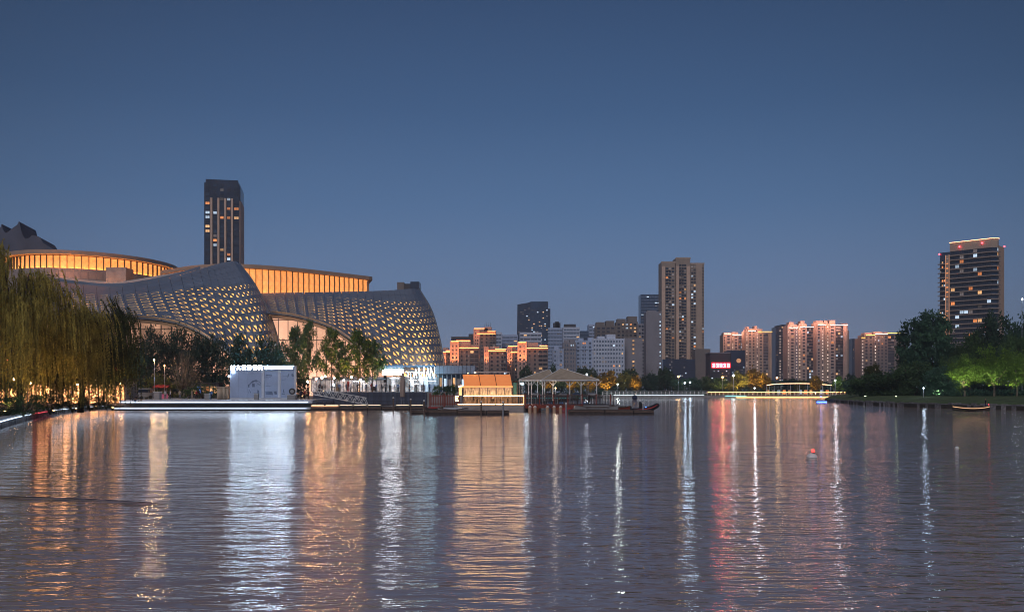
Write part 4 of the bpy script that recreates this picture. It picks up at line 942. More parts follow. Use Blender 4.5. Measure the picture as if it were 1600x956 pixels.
# --- left willow
def willow(label, xc, Y, zb, top_px, seed, spread, nst, leaf, left=-90, right=212):
    rng = random.Random(seed); o = empty('willow_tree', (X(xc, Y), Y, zb), 0, label, 'tree', 'willows on the left bank')
    ht = Z(top_px, Y) - zb; tr = MB(); L_ = MB(); cr_ = MB()
    tr.tube([(0, 0, -.2), (.1, 0, ht * .1), (.3, .1, ht * .2)], [.42, .34, .3], 9)
    tops = []
    for k in range(15):
        a = 6.28 * k / 15 + rng.uniform(-.3, .3); ex = spread * rng.uniform(.35, 1.0); zt_ = ht * rng.uniform(.62, .98) * (1 - .25 * (ex / spread) ** 2)
        p = [Vector((.3, .1, ht * .18)), Vector((math.cos(a) * ex * .3, math.sin(a) * ex * .3, zt_ * .62)), Vector((math.cos(a) * ex * .7, math.sin(a) * ex * .7, zt_ * .95)), Vector((math.cos(a) * ex, math.sin(a) * ex, zt_ * .97))]
        p = curve(p, 4); L_.tube(p, [.17 * (1 - .88 * i / (len(p) - 1)) for i in range(len(p))], 5)
        tops += [q for q in p[5:]]
    st = MB()
    for k in range(nst):
        b_ = rng.choice(tops) + Vector((rng.gauss(0, .8), rng.gauss(0, .8), rng.gauss(0, .5)))
        ln = rng.uniform(.5, 1.06) * max(1.5, b_.z - ht * .03) * rng.uniform(.75, 1); d = Vector((b_.x, b_.y, 0)); d = d.normalized() if d.length > .1 else Vector((1, 0, 0))
        ns = int(ln / .34) + 2; prev = b_
        sway = rng.uniform(-.03, .09)
        for i in range(ns):
            t = i / ns; q = b_ + d * (.9 * (1 - math.exp(-3 * t))) + Vector((sway * ln * t, 0, -ln * t ** 1.15 + .3 * math.sin(3 * t) * (t < .5)))
            if i and i % 2 == 0: st.tube([prev, q], .008, 3, cap=False); prev = q
            for m in range(3):
                s_ = rng.uniform(.2, .4); a = rng.uniform(0, 6.28); w = Vector((math.cos(a) * .045, math.sin(a) * .045, 0)); e = q + Vector((rng.gauss(0, .05), rng.gauss(0, .05), -s_))
                c = q + Vector((rng.gauss(0, .07), rng.gauss(0, .07), 0)); cr_.poly([c, c + w + (e - c) * .5, e, c - w + (e - c) * .5])
    tr.build('trunk', m_bark, o, smooth=True); L_.build('limb', m_bark, o, smooth=True); cr_.build('crown', leaf, o, fix=False); st.build('hanging_twigs', leaf, o, fix=False)
    return o
willow('large weeping willow trailing yellow-green strands at the left edge', 30, 98, .7, 352, 3, 9.0, 1250, l_will)
willow('second weeping willow with darker strands nearer the stage', 126, 112, .7, 440, 5, 6.4, 1000, leafmat('leaf_willow_dark', (.075, .085, .028), .7))
# bushes along the left bank
for i, (x0, x1, yt, Y, lab) in enumerate([(-60, 22, 604, 84, 'dark low bush at the left picture edge above the kerb'), (6, 66, 606, 92, 'dark low bush left of the willow trunk'), (52, 104, 607, 99, 'dark low bush at the foot of the willow trunk'), (90, 136, 610, 106, 'dark low bush over the middle of the lit kerb'), (122, 160, 611, 115, 'dark low bush right of the second willow'), (148, 184, 613, 126, 'small yellowish bush beside the stage end')]):
    tree('bank_bush', lab, x0, x1, yt, Y, l_dark if i < 5 else l_oliv, 'shrub', .6, i + 1, 3600, .022, cat='bush', group='bushes along the left bank')
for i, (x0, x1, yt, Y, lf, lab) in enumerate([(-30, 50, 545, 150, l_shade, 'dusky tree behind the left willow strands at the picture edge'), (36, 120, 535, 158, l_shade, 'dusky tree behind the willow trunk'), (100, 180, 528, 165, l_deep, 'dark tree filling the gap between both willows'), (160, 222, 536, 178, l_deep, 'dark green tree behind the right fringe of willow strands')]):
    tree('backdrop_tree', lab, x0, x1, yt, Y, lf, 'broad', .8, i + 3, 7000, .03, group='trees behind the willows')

# ---------------------------------------------------------------- lamps
def lamp(label, x, y, Y, zb, r, glob, power, col, poles=.07, arm=0, group='street lamps round the lake', bulb=None):
    zt_ = Z(y, Y); o = empty('street_lamp', (X(x, Y), Y, zb), 0, label, 'street lamp', group)
    MB().tube([(0, .05, 0), (0, .05, .4), (0, .05, zt_ - zb - r)], [poles * 2, poles * 1.2, poles], 6).build('pole', m_steel, o)
    MB().tube([(0, .05, zt_ - zb + r * .6), (0, .05, zt_ - zb + r * 1.3)], [r * 1.1, r * .3], 8).build('cap', m_dark, o)
    MB().ball((0, 0, zt_ - zb), r, 8, 6).build('globe', glob, o, smooth=True)
    if power: point(o, (0, -r - .15, zt_ - zb), power * (.18 if Y > 300 else .6), col, r * 1.6)
    return o
OC, WC = (1, .58, .25), (.85, .93, 1)
lamp('plaza lamp with orange starburst light beside the bare tree', 241, 562, 172, 1.6, .16, e_glob_o, 1500, OC)
lamp('shorter orange plaza lamp just right of the taller one', 257, 571, 186, 1.6, .14, e_glob_o, 900, OC)
lamp('white lamp shining through the willow fringe', 188, 540, 190, 1.6, .13, e_glob_w, 500, WC)
lamp('small bluish lamp low among the willow strands', 189, 564, 185, 1.6, .1, e_glob_w, 300, WC)
lamp('white lamp above the right slope of the pavilion roof', 917, 585, 380, 1, .42, e_glob_w, 6000, WC)
lamp('small greenish white lamp beside the yellow trees', 965, 600, 440, 1.3, .3, e_glob_w, 5000, (.9, 1, .9))
lamp('orange starburst lamp over the dark waterside grove', 1060, 588, 456, 1.3, .5, e_glob_o, 5000, OC)
lamp('left blue-white lamp in the dark grove', 1070, 598, 455, 1.3, .42, e_glob_w, 4000, (.6, .8, 1))
lamp('right blue-white lamp in the dark grove', 1078, 597, 458, 1.3, .38, e_glob_w, 4000, (.6, .8, 1))
lamp('orange starburst lamp under the red sign building', 1129, 589, 454, 1.3, .5, e_glob_o, 7000, OC)
lamp('tall white mast lamp between green and yellow trees', 1146, 586, 450, 1.3, .48, e_glob_w, 6000, WC, .14)
lamp('low white lamp among the amber trees', 1179, 606, 452, 1.3, .36, e_glob_w, 1200, WC)
lamp('orange lamp above the left end of the lit bridge roof', 1214, 590, 470, 1.3, .55, e_glob_o, 6000, OC)
lamp('white lamp on a leaning post right of the bridge roof', 1305, 594, 425, 1.3, .45, e_glob_w, 5000, WC, .16)
lamp('bluish white lamp in the dark bushes of the right bank', 1443, 606, 196, 1.5, .14, e_glob_w, 260, (.6, .8, 1))
lamp('white lamp high at the right picture edge', 1597, 467, 226, 1.8, .2, e_glob_w, 250, WC)
# warm garden lights added to wash the trees by the promenade and behind the willows
def garden(label, x, Y, zb, power, col, aim=(0, .2, 1)):
    u = empty('added_garden_light', (X(x, Y), Y, zb), 0, label, 'garden light', 'garden lights added under the trees')
    MB().tube([(0, 0, 0), (0, 0, .35)], [.1, .13], 8).build('housing', m_dark, u); MB().tube([(0, 0, .355), (0, 0, .4)], .11, 8).build('lens', e_warm, u)
    spot(u, (0, 0, .6), power, col, aim, 120)
for lab, x, Y, z_, pw in (('added garden light under the bright yellow tree', 948, 455, 1.3, 9000), ('added garden light under the golden drooping tree', 993, 451, 1.3, 8000), ('added garden light under the amber trees', 1176, 458, 1.3, 14000), ('added garden light under the yellow-olive tree', 1156, 456, 1.3, 9000),
    ('added garden light left of the mast lamp', 1124, 456, 1.3, 5000), ('added garden light under the pavilion roof', 858, 412, 1, 7000), ('added garden light under the amber tree behind the pavilion', 893, 412, 1, 7000), ('added garden light at the right corner of the pavilion', 922, 412, 1, 7000), ('added garden light under the small bridge tree', 1274, 446, 1.3, 3000),
    ('added garden light below the right willow strands', 176, 110, .8, 1400), ('added garden light behind the second willow', 150, 119, .8, 900), ('added garden light in front of the willow trunk', 84, 93, .8, 800), ('added garden light at the left picture edge', 8, 90, .8, 900), ('added garden light between both willows', 118, 104, .8, 600), ('added garden light beneath the lobby trees', 505, 186, 2.9, 1500), ('added garden light left of the white shop', 560, 180, 2.9, 1500), ('added garden light between the white wall and the terrace', 472, 190, 1.7, 500), ('added garden light behind the bare tree', 300, 200, 1.7, 700)):
    garden(lab, x, Y, z_, pw, (1, .66, .28) if Y > 130 else (1, .6, .2))
# red and blue lanterns among the willow strands
for lab, x, y, Y, mt, r in (('red lantern hanging low among the right willow strands', 181, 577, 134, e_red, .16), ('red lantern left of the willow trunk', 44, 546, 112, e_red, .15), ('red lantern near the left picture edge', 12, 562, 108, e_red, .12), ('small red lantern at the willow trunk foot', 66, 588, 104, e_red, .1), ('red lantern above the second willow bush', 142, 613, 116, e_red, .12), ('tall blue lantern in the upper willow strands', 97, 529, 130, M('blue_lantern_light', (.1, .2, .8), emit=(.05, .16, .8), es=1.2), .3)):
    o = empty('lantern', (X(x, Y), Y, Z(y, Y)), 0, lab, 'lantern', 'lanterns among the willows')
    MB().ball((0, 0, 0), r, 10, 7, 0, (1, 1, 1.9 if 'blue' in lab else 1.15)).build('shade', mt, o, smooth=True)
    k = r * (1.9 if 'blue' in lab else 1.15); MB().tube([(0, 0, k), (0, 0, k + .08)], r * .4, 8).tube([(0, 0, k + .08), (0, 0, k + 2.2)], .015, 4).build('hanger', m_dark, o)

def treeline(name, spans, leaf, seed, kind_label=None):
    rng = random.Random(seed); mb = MB()
    for (x0, x1, Y, zb, ylo, yhi, n_, s) in spans:
        for k in range(n_):
            x = rng.uniform(x0, x1); top = Z(ylo + (yhi - ylo) * (.5 + .5 * math.sin(x * .21 + seed) * math.sin(x * .083 + 2 * seed)) , Y)
            z = zb + (top - zb) * rng.random() ** .8; leafquad(mb, Vector((X(x, Y), Y + rng.uniform(-3, 3), z)), s * rng.uniform(.6, 1.3), rng)
    return tag(mb.build(name, leaf, fix=False), kind='stuff')
treeline('far_shrubbery', [(800, 960, 540, .8, 596, 588, 3600, .9), (940, 1210, 488, .8, 602, 594, 6500, .8), (1195, 1345, 530, .8, 602, 592, 3800, .9), (1320, 1460, 330, .9, 600, 588, 3000, .6)], l_deep, 3)
treeline('bank_undergrowth', [(1440, 1680, 262, .9, 572, 556, 9000, .55), (1500, 1690, 250, 1.5, 606, 598, 4000, .4), (1446, 1690, 208, 1.6, 613, 607, 3200, .3)], l_deep, 5)
treeline('plaza_undergrowth', [(40, 350, 228, 1.6, 592, 572, 8000, .5), (350, 480, 214, 1.6, 592, 576, 3000, .45)], l_shade, 8)

e_fest = M('warm_bulb', (.8, .6, .4), emit=(1, .43, .16), es=420); e_fest2 = M('yellow_bulb', (.8, .7, .4), emit=(1, .5, .2), es=110)  # bulbs of lanterns added to carry warm columns onto the water
def bulb(label, x, y, Y, zb, mt, r=.2, grp='warm lanterns added on slim posts'):
    o = empty('added_lantern', (X(x, Y), Y, zb), 0, label, 'lantern', grp); z = Z(y, Y) - zb
    MB().tube([(0, 0, 0), (0, 0, z - r)], .035, 6).build('post', m_dark, o); MB().ball((0, 0, z), r, 10, 7).build('globe', mt, o, smooth=True); MB().tube([(0, 0, z + r * .8), (0, 0, z + r * 1.4)], [r * .6, .02], 8).build('cap', m_dark, o)
for lab, x, y in (('warm post lantern added at the head of the gangway', 494, 592), ('warm post lantern added right of the gangway head', 508, 588), ('warm post lantern added between the two slender lobby trees', 522, 590), ('warm post lantern added at the middle of the terrace trees', 537, 594), ('warm post lantern added left of the full green terrace tree', 549, 589), ('warm post lantern added under the full green terrace tree', 563, 593), ('warm post lantern added right of the white screen wall', 481, 596)):
    bulb(lab, x, y, 181, 3.0, e_fest, .2)
for lab, x, y, Y in (('yellow post lantern added behind the willow at the picture edge', 22, 592, 128), ('yellow post lantern added left of the willow trunk', 48, 598, 130), ('yellow post lantern added right of the willow trunk', 92, 596, 132), ('yellow post lantern added in the gap between the willows', 120, 600, 134), ('yellow post lantern added behind the second willow', 150, 592, 136), ('yellow post lantern added by the right willow fringe', 166, 584, 138), ('yellow post lantern added nearest the stage end', 188, 600, 140)):
    bulb(lab, x, y, Y, .7, e_fest2, .18)

for lab, x, Y, pw in (('added uplight among the dark bushes beside the bluish lamp', 1468, 205, 1600), ('added uplight behind the first bright green tree', 1530, 212, 2600), ('added uplight behind the rightmost bright tree', 1596, 212, 2600), ('added uplight in front of the low dark hedge trees', 1400, 208, 1100), ('added uplight at the tip of the low hedge trees', 1352, 218, 900)):
    u = empty('uplight', (X(x, Y), Y, 1.7), 0, lab, 'uplight', 'ground uplights on the right lawn')  # further uplights added to brighten the darker trees behind
    MB().tube([(0, 0, 0), (0, 0, .25)], [.2, .24], 8).build('housing', m_dark, u); MB().tube([(0, 0, .255), (0, 0, .3)], .2, 8).build('lens', MATS['uplight_lens'], u)
    spot(u, (0, 0, .5), pw, (.8, 1, .5), (0, .5, 1), 120)

sr = empty('added_shop_row', (X(66, 152), 152, .7)); tag(sr, 'low row of warm lit shopfronts added behind the willow strands', 'shops'); sx_ = X(66, 152)
e_sfr = M('warm_shopfront', (.5, .35, .2), .5, emit=(1, .42, .15), es=4.2, var=.75, scale=.5, objvar=.75)  # lit row added to lay a broad warm band on the water
MB().box(X(-70, 152) - sx_, X(196, 152) - sx_, .3, 5, 0, 4.3).build('wall', b_brown, sr, fix=False); MB().box(X(-72, 152) - sx_, X(198, 152) - sx_, -.9, 5.3, 4.302, 4.7).build('roof', m_dark, sr, fix=False)
for k in range(19):
    a = -68 + k * 13.8
    MB().box(X(a + 1.2, 152) - sx_, X(a + 12.4, 152) - sx_, .12, .28, .5, 3.6).build('shop_window', e_sfr, sr, fix=False); MB().box(X(a - .6, 152) - sx_, X(a + .9, 152) - sx_, .0, .298, 0, 4.2).build('pier', b_tan, sr, fix=False)
# ---------------------------------------------------------------- people
def body_mesh(pose, seed):
    rng = random.Random(seed)
    V = {}; E = []; rad = {}
    def j(n_, p, r, par=None):
        V[n_] = Vector(p); rad[n_] = r
        if par: E.append((par, n_))
    sit = pose == 'sit'; w = {'stand': .02, 'walk': .16, 'sit': 0, 'lean': .03}[pose]; ln = .1 if pose == 'lean' else 0
    hz_ = .52 if sit else .92
    j('pelvis', (0, 0, hz_), .13); j('waist', (0, -ln * .5, hz_ + .18), .115, 'pelvis'); j('chest', (0, -ln, hz_ + .40), .135, 'waist'); j('neck', (0, -ln, hz_ + .56), .055, 'chest')
    j('jaw', (0, -ln - .02, hz_ + .63), .075, 'neck'); j('head', (0, -ln, hz_ + .74), .092, 'jaw')
    for s, q in ((-1, 'l'), (1, 'r')):
        j('hip' + q, (s * .09, 0, hz_ - .05), .1, 'pelvis')
        if sit: j('knee' + q, (s * .11, -.42, hz_ - .02), .07, 'hip' + q); j('ank' + q, (s * .11, -.45, .08), .045, 'knee' + q)
        else: j('knee' + q, (s * .09, -s * w - .02, .48), .068, 'hip' + q); j('ank' + q, (s * .09, -s * w * 1.1 + (.08 if s * w > .1 else 0), .08), .045, 'knee' + q)
        a = V['ank' + q]; j('toe' + q, (a.x * 1.1, a.y - .16, .04), .038, 'ank' + q)
        j('sho' + q, (s * .19, -ln, hz_ + .47), .062, 'chest')
        el = (s * .24, s * w * .9 - ln + .02, hz_ + .2) if not sit else (s * .23, -.08, hz_ + .2)
        wr = (s * .24, s * w * 1.4 - .08 - ln, hz_ - .04) if not sit else (s * .13, -.3, hz_ + .1)
        if pose == 'lean' : wr = (s * .2, -.34, hz_ + .18)
        j('elb' + q, el, .045, 'sho' + q); j('wri' + q, wr, .034, 'elb' + q)
        d = (V['wri' + q] - V['elb' + q]).normalized(); j('hand' + q, V['wri' + q] + d * .1, .036, 'wri' + q)
    names = list(V); me = bpy.data.meshes.new('body'); me.from_pydata([V[k] for k in names], [(names.index(a), names.index(b_)) for a, b_ in E], [])
    o = bpy.data.objects.new('tmp_body', me); COL.objects.link(o); o.modifiers.new('skin', 'SKIN'); sv = me.skin_vertices[0].data
    for i, k in enumerate(names): sv[i].radius = (rad[k], rad[k] * (.8 if k in ('chest', 'waist', 'pelvis') else 1)); sv[i].use_root = (k == 'pelvis')
    s = o.modifiers.new('sub', 'SUBSURF'); s.levels = 1; s.render_levels = 1
    dg = bpy.context.evaluated_depsgraph_get(); m2 = bpy.data.meshes.new_from_object(o.evaluated_get(dg)); bpy.data.objects.remove(o)
    for k in ('a', 'b', 'c', 'd'): m2.materials.append(m_skin)
    sh = hz_
    for p in m2.polygons:
        c = p.center; p.use_smooth = True; hand = (abs(c.x) > .19 or sit and c.y < -.25 or pose == 'lean' and c.y < -.28) and (c - V['wril' if c.x < 0 else 'wrir']).length < .13
        if c.z > sh + .70 and (c.y > -ln - .06 or c.z > sh + .8): p.material_index = 3
        elif c.z > sh + .55 or hand: p.material_index = 0
        elif c.z > sh + .0 and not (sit and c.y < -.14 and c.z < sh + .08): p.material_index = 1
        else: p.material_index = 2
    return m2
BODY = {}
def person(label, x, Y, zb, pose='stand', top='navy', legs='black', rz=0, h=1.0, group=None, seed=1):
    k = (pose, top, legs)
    if k not in BODY:
        if pose not in BODY: BODY[pose] = body_mesh(pose, seed)
        m = BODY[pose].copy(); m.materials[0] = m_skin; m.materials[1] = m_cloth[top]; m.materials[2] = m_cloth[legs]; m.materials[3] = m_hair; BODY[k] = m
    o = link('person', BODY[k], None, (X(x, Y), Y, zb), rz, (h, h, h)); tag(o, label, 'person', group); return o

# ---------------------------------------------------------------- stage and the illuminated wall
sx0, sx1 = 182, 487
st = empty('stage', (X(335, 150), 150, 0)); tag(st, 'long two-step waterside stage with cool white light lines', 'stage'); ox = X(335, 150)
def sbox(a, b_, y0, y1, z0, z1, nm, mt, par=st, Yr=148): return MB().box(X(a, Yr) - ox, X(b_, Yr) - ox, y0 - 150, y1 - 150, z0, z1).build(nm, mt, par, fix=False)
nb = 12
for i in range(nb):
    a, b_ = sx0 + (sx1 - sx0) * i / nb, sx0 + (sx1 - sx0) * (i + 1) / nb
    sbox(a + .1, b_ - .1, 149, 173, 1.18, 1.72, 'deck_slab', m_pale)
    sbox(a + .1, b_ - .1, 147, 152, .22, .5, 'lower_step', m_pale)
sbox(sx0, sx1, 151, 172, -.6, 1.17, 'foundation', m_conc)
sbox(sx0, sx1, 147.6, 150.9, -.6, .215, 'step_plinth', m_dark)
sbox(sx0 + 1, sx1 - 8, 148.93, 148.99, 1.28, 1.42, 'light_line', e_kerb); sbox(sx0 + 1, sx1 - 6, 146.93, 146.99, .3, .38, 'light_line', e_kerb)
wl = empty('screen_wall', (X(411, 157), 157, 1.72)); tag(wl, 'white free-standing wall with glowing HARBOR letters, light bar and line drawings', 'screen wall'); wx = X(411, 157)
def wb(a, b_, t, bt, y0, y1, nm, mt, par=wl): return MB().box(X(a, 157) - wx, X(b_, 157) - wx, y0, y1, Z(bt, 157) - 1.72, Z(t, 157) - 1.72).build(nm, mt, par, fix=False)
m_wallp = M('wall_panel_white', (.3, .38, .55), .55, var=.06)
wb(359, 462.5, 571.5, 624.4, .12, .5, 'backing', m_pale)
pan = []
for (a, b_) in ((359.2, 372), (372.2, 386), (386.2, 408.6), (413.0, 434), (438.8, 459.5)): pan.append(wb(a, b_, 579, 621, .03, .115, 'wall_panel', m_wallp))
wb(408.8, 412.8, 577, 621, -.06, .11, 'pilaster', m_pale); wb(434.2, 438.6, 577, 621, -.06, .11, 'pilaster', m_pale); wb(459.7, 462.3, 573, 621, -.08, .11, 'pilaster', m_pale)
wb(359.2, 459.5, 571.7, 578.8, .0, .11, 'header', m_wallp)
m_ink = M('blue_ink_print', (.12, .17, .27), .7)
def ink(par, strokes, r=.03):
    mb = MB()
    for s in strokes: mb.tube([(X(x, 157) - wx, .0, Z(y, 157) - 1.72) for x, y in s], r, 4)
    mb.build('line_drawing', m_ink, par)
def hatch(par, polys):
    mb = MB()
    for q in polys:
        n0 = len(mb.v); k = len(q); mb.v += [(X(x, 157) - wx, .012, Z(y, 157) - 1.72) for x, y in q] + [(X(x, 157) - wx, .028, Z(y, 157) - 1.72) for x, y in q]
        mb.f += [tuple(range(n0, n0 + k))] + [(n0 + i, n0 + (i + 1) % k, n0 + k + (i + 1) % k, n0 + k + i) for i in range(k)]; mb.m += [0] * (k + 1)
    mb.build('print_patch', m_ink, par)
ink(pan[2], [[(388, 604), (392, 597), (400, 593), (408, 599)], [(390, 601), (398, 595), (406, 602)], [(400, 602), (408, 602)], [(402, 600), (408, 599)], [(388, 614), (390, 609), (392, 614)], [(403, 616), (403, 609), (404, 613)], [(396, 614), (404, 614)]])
hatch(pan[2], [[(387.5, 605), (387.5, 601), (389.5, 599.5), (389.5, 605)], [(394, 604.5), (394, 599), (398, 599.5), (398, 604.5)], [(391, 599), (394, 595), (400, 593), (403, 596), (397, 596)], [(402, 616), (402, 609), (404.5, 610), (404, 616)]])
ink(pan[3], [[(415, 587), (420, 586), (425, 587.5), (420, 590), (415, 589)], [(415, 603), (423, 602.5)], [(414.5, 611), (424, 611.5), (433, 611)], [(416, 613), (430, 613)]])
hatch(pan[3], [[(415, 616), (414.5, 612), (425, 611.5), (427, 617)], [(429, 616), (428, 612), (432, 611), (433, 616)], [(415, 585), (424, 584.5), (425, 586), (416, 586.5)]])
ink(pan[4], [[(441, 588), (447, 587), (449, 588)], [(440, 594), (447, 592.5)], [(452, 584), (450, 589)]])
hatch(pan[4], [[(442, 613), (442.5, 608), (444, 607.5), (443.5, 611), (445, 613)], [(449, 590), (449.5, 585), (451.5, 583), (451.5, 587)], [(456, 588), (455, 584.5), (458, 583), (459, 588)], [(440, 616), (440, 614.4), (445, 614.4), (445, 616)]])
# letters H A R B O R as solid strokes
def glyph(ch, x0, y0, w, h, par, mat, r):
    G = {'H': [[(0, 0), (0, 1)], [(1, 0), (1, 1)], [(0, .5), (1, .5)]], 'A': [[(0, 0), (.5, 1), (1, 0)], [(.22, .4), (.78, .4)]], 'R': [[(0, 0), (0, 1), (.8, 1), (1, .78), (.8, .52), (0, .52)], [(.5, .52), (1, 0)]],
         'B': [[(0, 0), (0, 1), (.8, 1), (.95, .77), (.8, .52), (0, .52)], [(.8, .52), (1, .27), (.8, 0), (0, 0)]], 'O': [[(.25, 0), (0, .3), (0, .7), (.25, 1), (.75, 1), (1, .7), (1, .3), (.75, 0), (.25, 0)]]}[ch]
    mb = MB()
    for s in G:
        for (a0, b0), (a1, b1) in zip(s, s[1:]):
            A = Vector((x0 + w * a0, 0, y0 + h * b0)); B = Vector((x0 + w * a1, 0, y0 + h * b1)); d = (B - A).normalized(); q = Vector((-d.z, 0, d.x)) * r; e = d * r * .8
            c = [A - e - q, B + e - q, B + e + q, A - e + q]; bk = [v + Vector((0, .12, 0)) for v in c]
            mb.poly(c, 1); mb.poly(bk, 0)
            for k in range(4): mb.poly([c[k], c[(k + 1) % 4], bk[(k + 1) % 4], bk[k]], 0)
            c2 = [v + Vector((0, .004, 0)) for v in c]; mb.poly(c2, 0)
    return mb.build('sign_letter', [m_dark, mat], par, fix=False)
sg = MB().box(X(360, 157) - wx, X(411, 157) - wx, .13, .28, Z(571.4, 157) - 1.72, Z(570.4, 157) - 1.72).build('sign_rail', m_dark, wl)
for i, ch in enumerate('HARBOR'):
    o = glyph(ch, 0, 0, .5, .64, wl, e_sign, .085); o.location = (X(362.2 + i * 8.65, 157) - wx, -.18, Z(577.2, 157) - 1.72)
wb(413.5, 457.5, 573.8, 577.0, -.2, -.03, 'light_bar_housing', m_dark); wb(414, 457, 574.2, 576.6, -.22, -.202, 'light_bar', e_bar)
wb(361, 458, 571.3, 571.68, .30, .46, 'added_top_light', M('added_top_blue', (.5, .6, .8), emit=(.2, .48, 1.0), es=480)); wb(363, 366, 579.2, 582.5, -.25, .02, 'spot_lamp', e_white)  # blue strip added behind the header to light the trees
wb(357, 358.8, 586.5, 589, -.25, 0, 'spot_lamp', e_white)
# things on the stage
pk = empty('ribbed_kiosk', (X(348, 158), 158, 1.72)); tag(pk, 'beige ribbed round-cornered kiosk left of the white wall', 'kiosk')
for k in range(9): MB().tube([(-.92 + k * .23, -.0 - .25 * math.sin(k * .39), 0), (-.92 + k * .23, -.25 * math.sin(k * .39), 2.15)], .11, 8).build('rib', M('kiosk_beige', (.42, .34, .26), .6, var=.08) if k == 0 else MATS['kiosk_beige'], pk, smooth=True)
MB().box(-.95, .95, -.1, .9, .02, 2.1).build('core', MATS['kiosk_beige'], pk, fix=False); MB().box(-1.08, 1.08, -.4, .95, 2.16, 2.26).build('lid', MATS['kiosk_beige'], pk, fix=False)
for lab, x, w, h in (('grey stone plinth beside the seated couple', 244.5, 1.0, 1.3), ('grey stone plinth left of the man with the blue bag', 323, .8, 1.0), ('grey plinth box in front of the white wall', 400, .7, 1.0), ('square plinth with a round sculpture at the right stage end', 455, 1.4, .8)):
    o = empty('plinth', (X(x, 151), 151, 1.72)); tag(o, lab, 'plinth')
    MB().box(-w / 2, w / 2, 0, w, 0, h).build('block', m_conc, o, fix=False); MB().box(-w / 2 - .06, w / 2 + .06, -.06, w + .06, h + .002, h + .1).build('cap', m_stone, o, fix=False)
    if 'round' in lab:
        q = empty('round_sculpture', (X(x, 151), 151.7, 1.72 + h + .1)); tag(q, 'dark round disc sculpture on the plinth at the right stage end', 'sculpture')
        MB().tube([(0, -.12, .55), (0, .12, .55)], .55, 20).build('disc', m_dark, q); MB().tube([(0, -.16, .55), (0, -.12, .55)], .3, 16).build('hub', m_steel, q)
person('man in orange-lit trousers seated right of the pair on the stage edge', 221, 149.3, 1.25, 'sit', 'black', 'beige', .1, group='couple seated at the stage edge')
person('figure in black seated left of the pair on the stage edge', 213, 149.3, 1.25, 'sit', 'black', 'navy', -.15, group='couple seated at the stage edge')
person('standing person in pale blue beside the ribbed kiosk', 330, 154, 1.72, 'stand', 'blue', 'navy', .6)
for lab, x, Y, t, l, r in (('person in white bending over on the plaza left of the hedge', 258, 160, 'white', 'grey', 1.0), ('second person in white on the plaza near the bare tree', 266, 160, 'white', 'navy', -1.2), ('person in beige standing in front of the bare tree', 281, 163, 'beige', 'grey', .3), ('person in red near the plaza hedge', 307, 165, 'red', 'black', 2.0), ('person in beige right of the plaza hedge', 300, 163, 'beige', 'beige', 1.4), ('dark-clothed man just right of the white wall', 470, 158, 'navy', 'black', .4), ('person in red top beyond the white wall end', 476, 163, 'red', 'navy', -.5), ('dark figure leaning over the stage end', 482, 161, 'black', 'black', .9)):
    person(lab, x, Y, 1.72 if Y < 172 else 1.6, 'walk' if 'red' in lab else 'stand', t, l, r)
vn = empty('parked_van', (X(227, 190), 190, 1.6)); tag(vn, 'pale van parked behind the seated couple', 'van')
MB().prof([(-1, .35), (1, .35), (1, 2.2), (-.95, 2.25)], -2.2, 1.4).prof([(-.98, .35), (.98, .35), (.95, 1.25), (-.95, 1.25)], 1.41, 2.4).build('body', m_conc, vn)
MB().box(1.2, 1.45, -1.02, .95, 1.3, 2.0).box(-1.9, 1.1, -1.03, -1.005, 1.35, 1.95).build('side_window', g_dark, vn, fix=False)
for sx in (-1.4, 1.5):
    for sy in (-1, .82): MB().tube([(sx, sy, .36), (sx, sy + .18, .36)], .36, 12).build('wheel', m_black, vn)
ks = empty('market_stall', (X(253, 188), 188, 1.6)); tag(ks, 'pink-red market stall with canopy beside the lamps', 'stall')
MB().prof([(-1.3, 2.3), (0, 2.9), (1.3, 2.3)], -1.6, 1.6).build('canopy', m_cloth['red'], ks); MB().box(-1.4, 1.4, -.9, -.3, 0, 1.0).build('counter', M('pink_counter', (.45, .12, .2), emit=(1, .2, .35), es=.25), ks, fix=False)
for a in (-1.45, 1.45):
    for b_ in (-1.1, 1.1): MB().tube([(a, b_, 0), (a, b_, 2.4)], .05, 6).build('post', m_steel, ks)
sh = empty('lit_kiosk_row', (X(318, 205), 205, 1.6)); tag(sh, 'small kiosk with warm lit windows under the dusky trees', 'kiosk')
MB().box(-3.6, 3.6, 0, 3, 0, 3.4).build('wall', b_dk, sh, fix=False)
for k in range(7): MB().box(-3.3 + k * .95, -2.6 + k * .95, -.06, -.01, 1.0, 2.7).build('window', (w_warm, w_warm, e_blue, w_warm, w_oran, w_warm, w_warm)[k] if k != 2 else M('kiosk_blue_pane', (.1, .2, .5), emit=(.1, .25, 1), es=.9), sh, fix=False)
MB().box(-3.8, 3.8, -.5, 3.2, 3.402, 3.6).build('roof', m_dark, sh, fix=False)

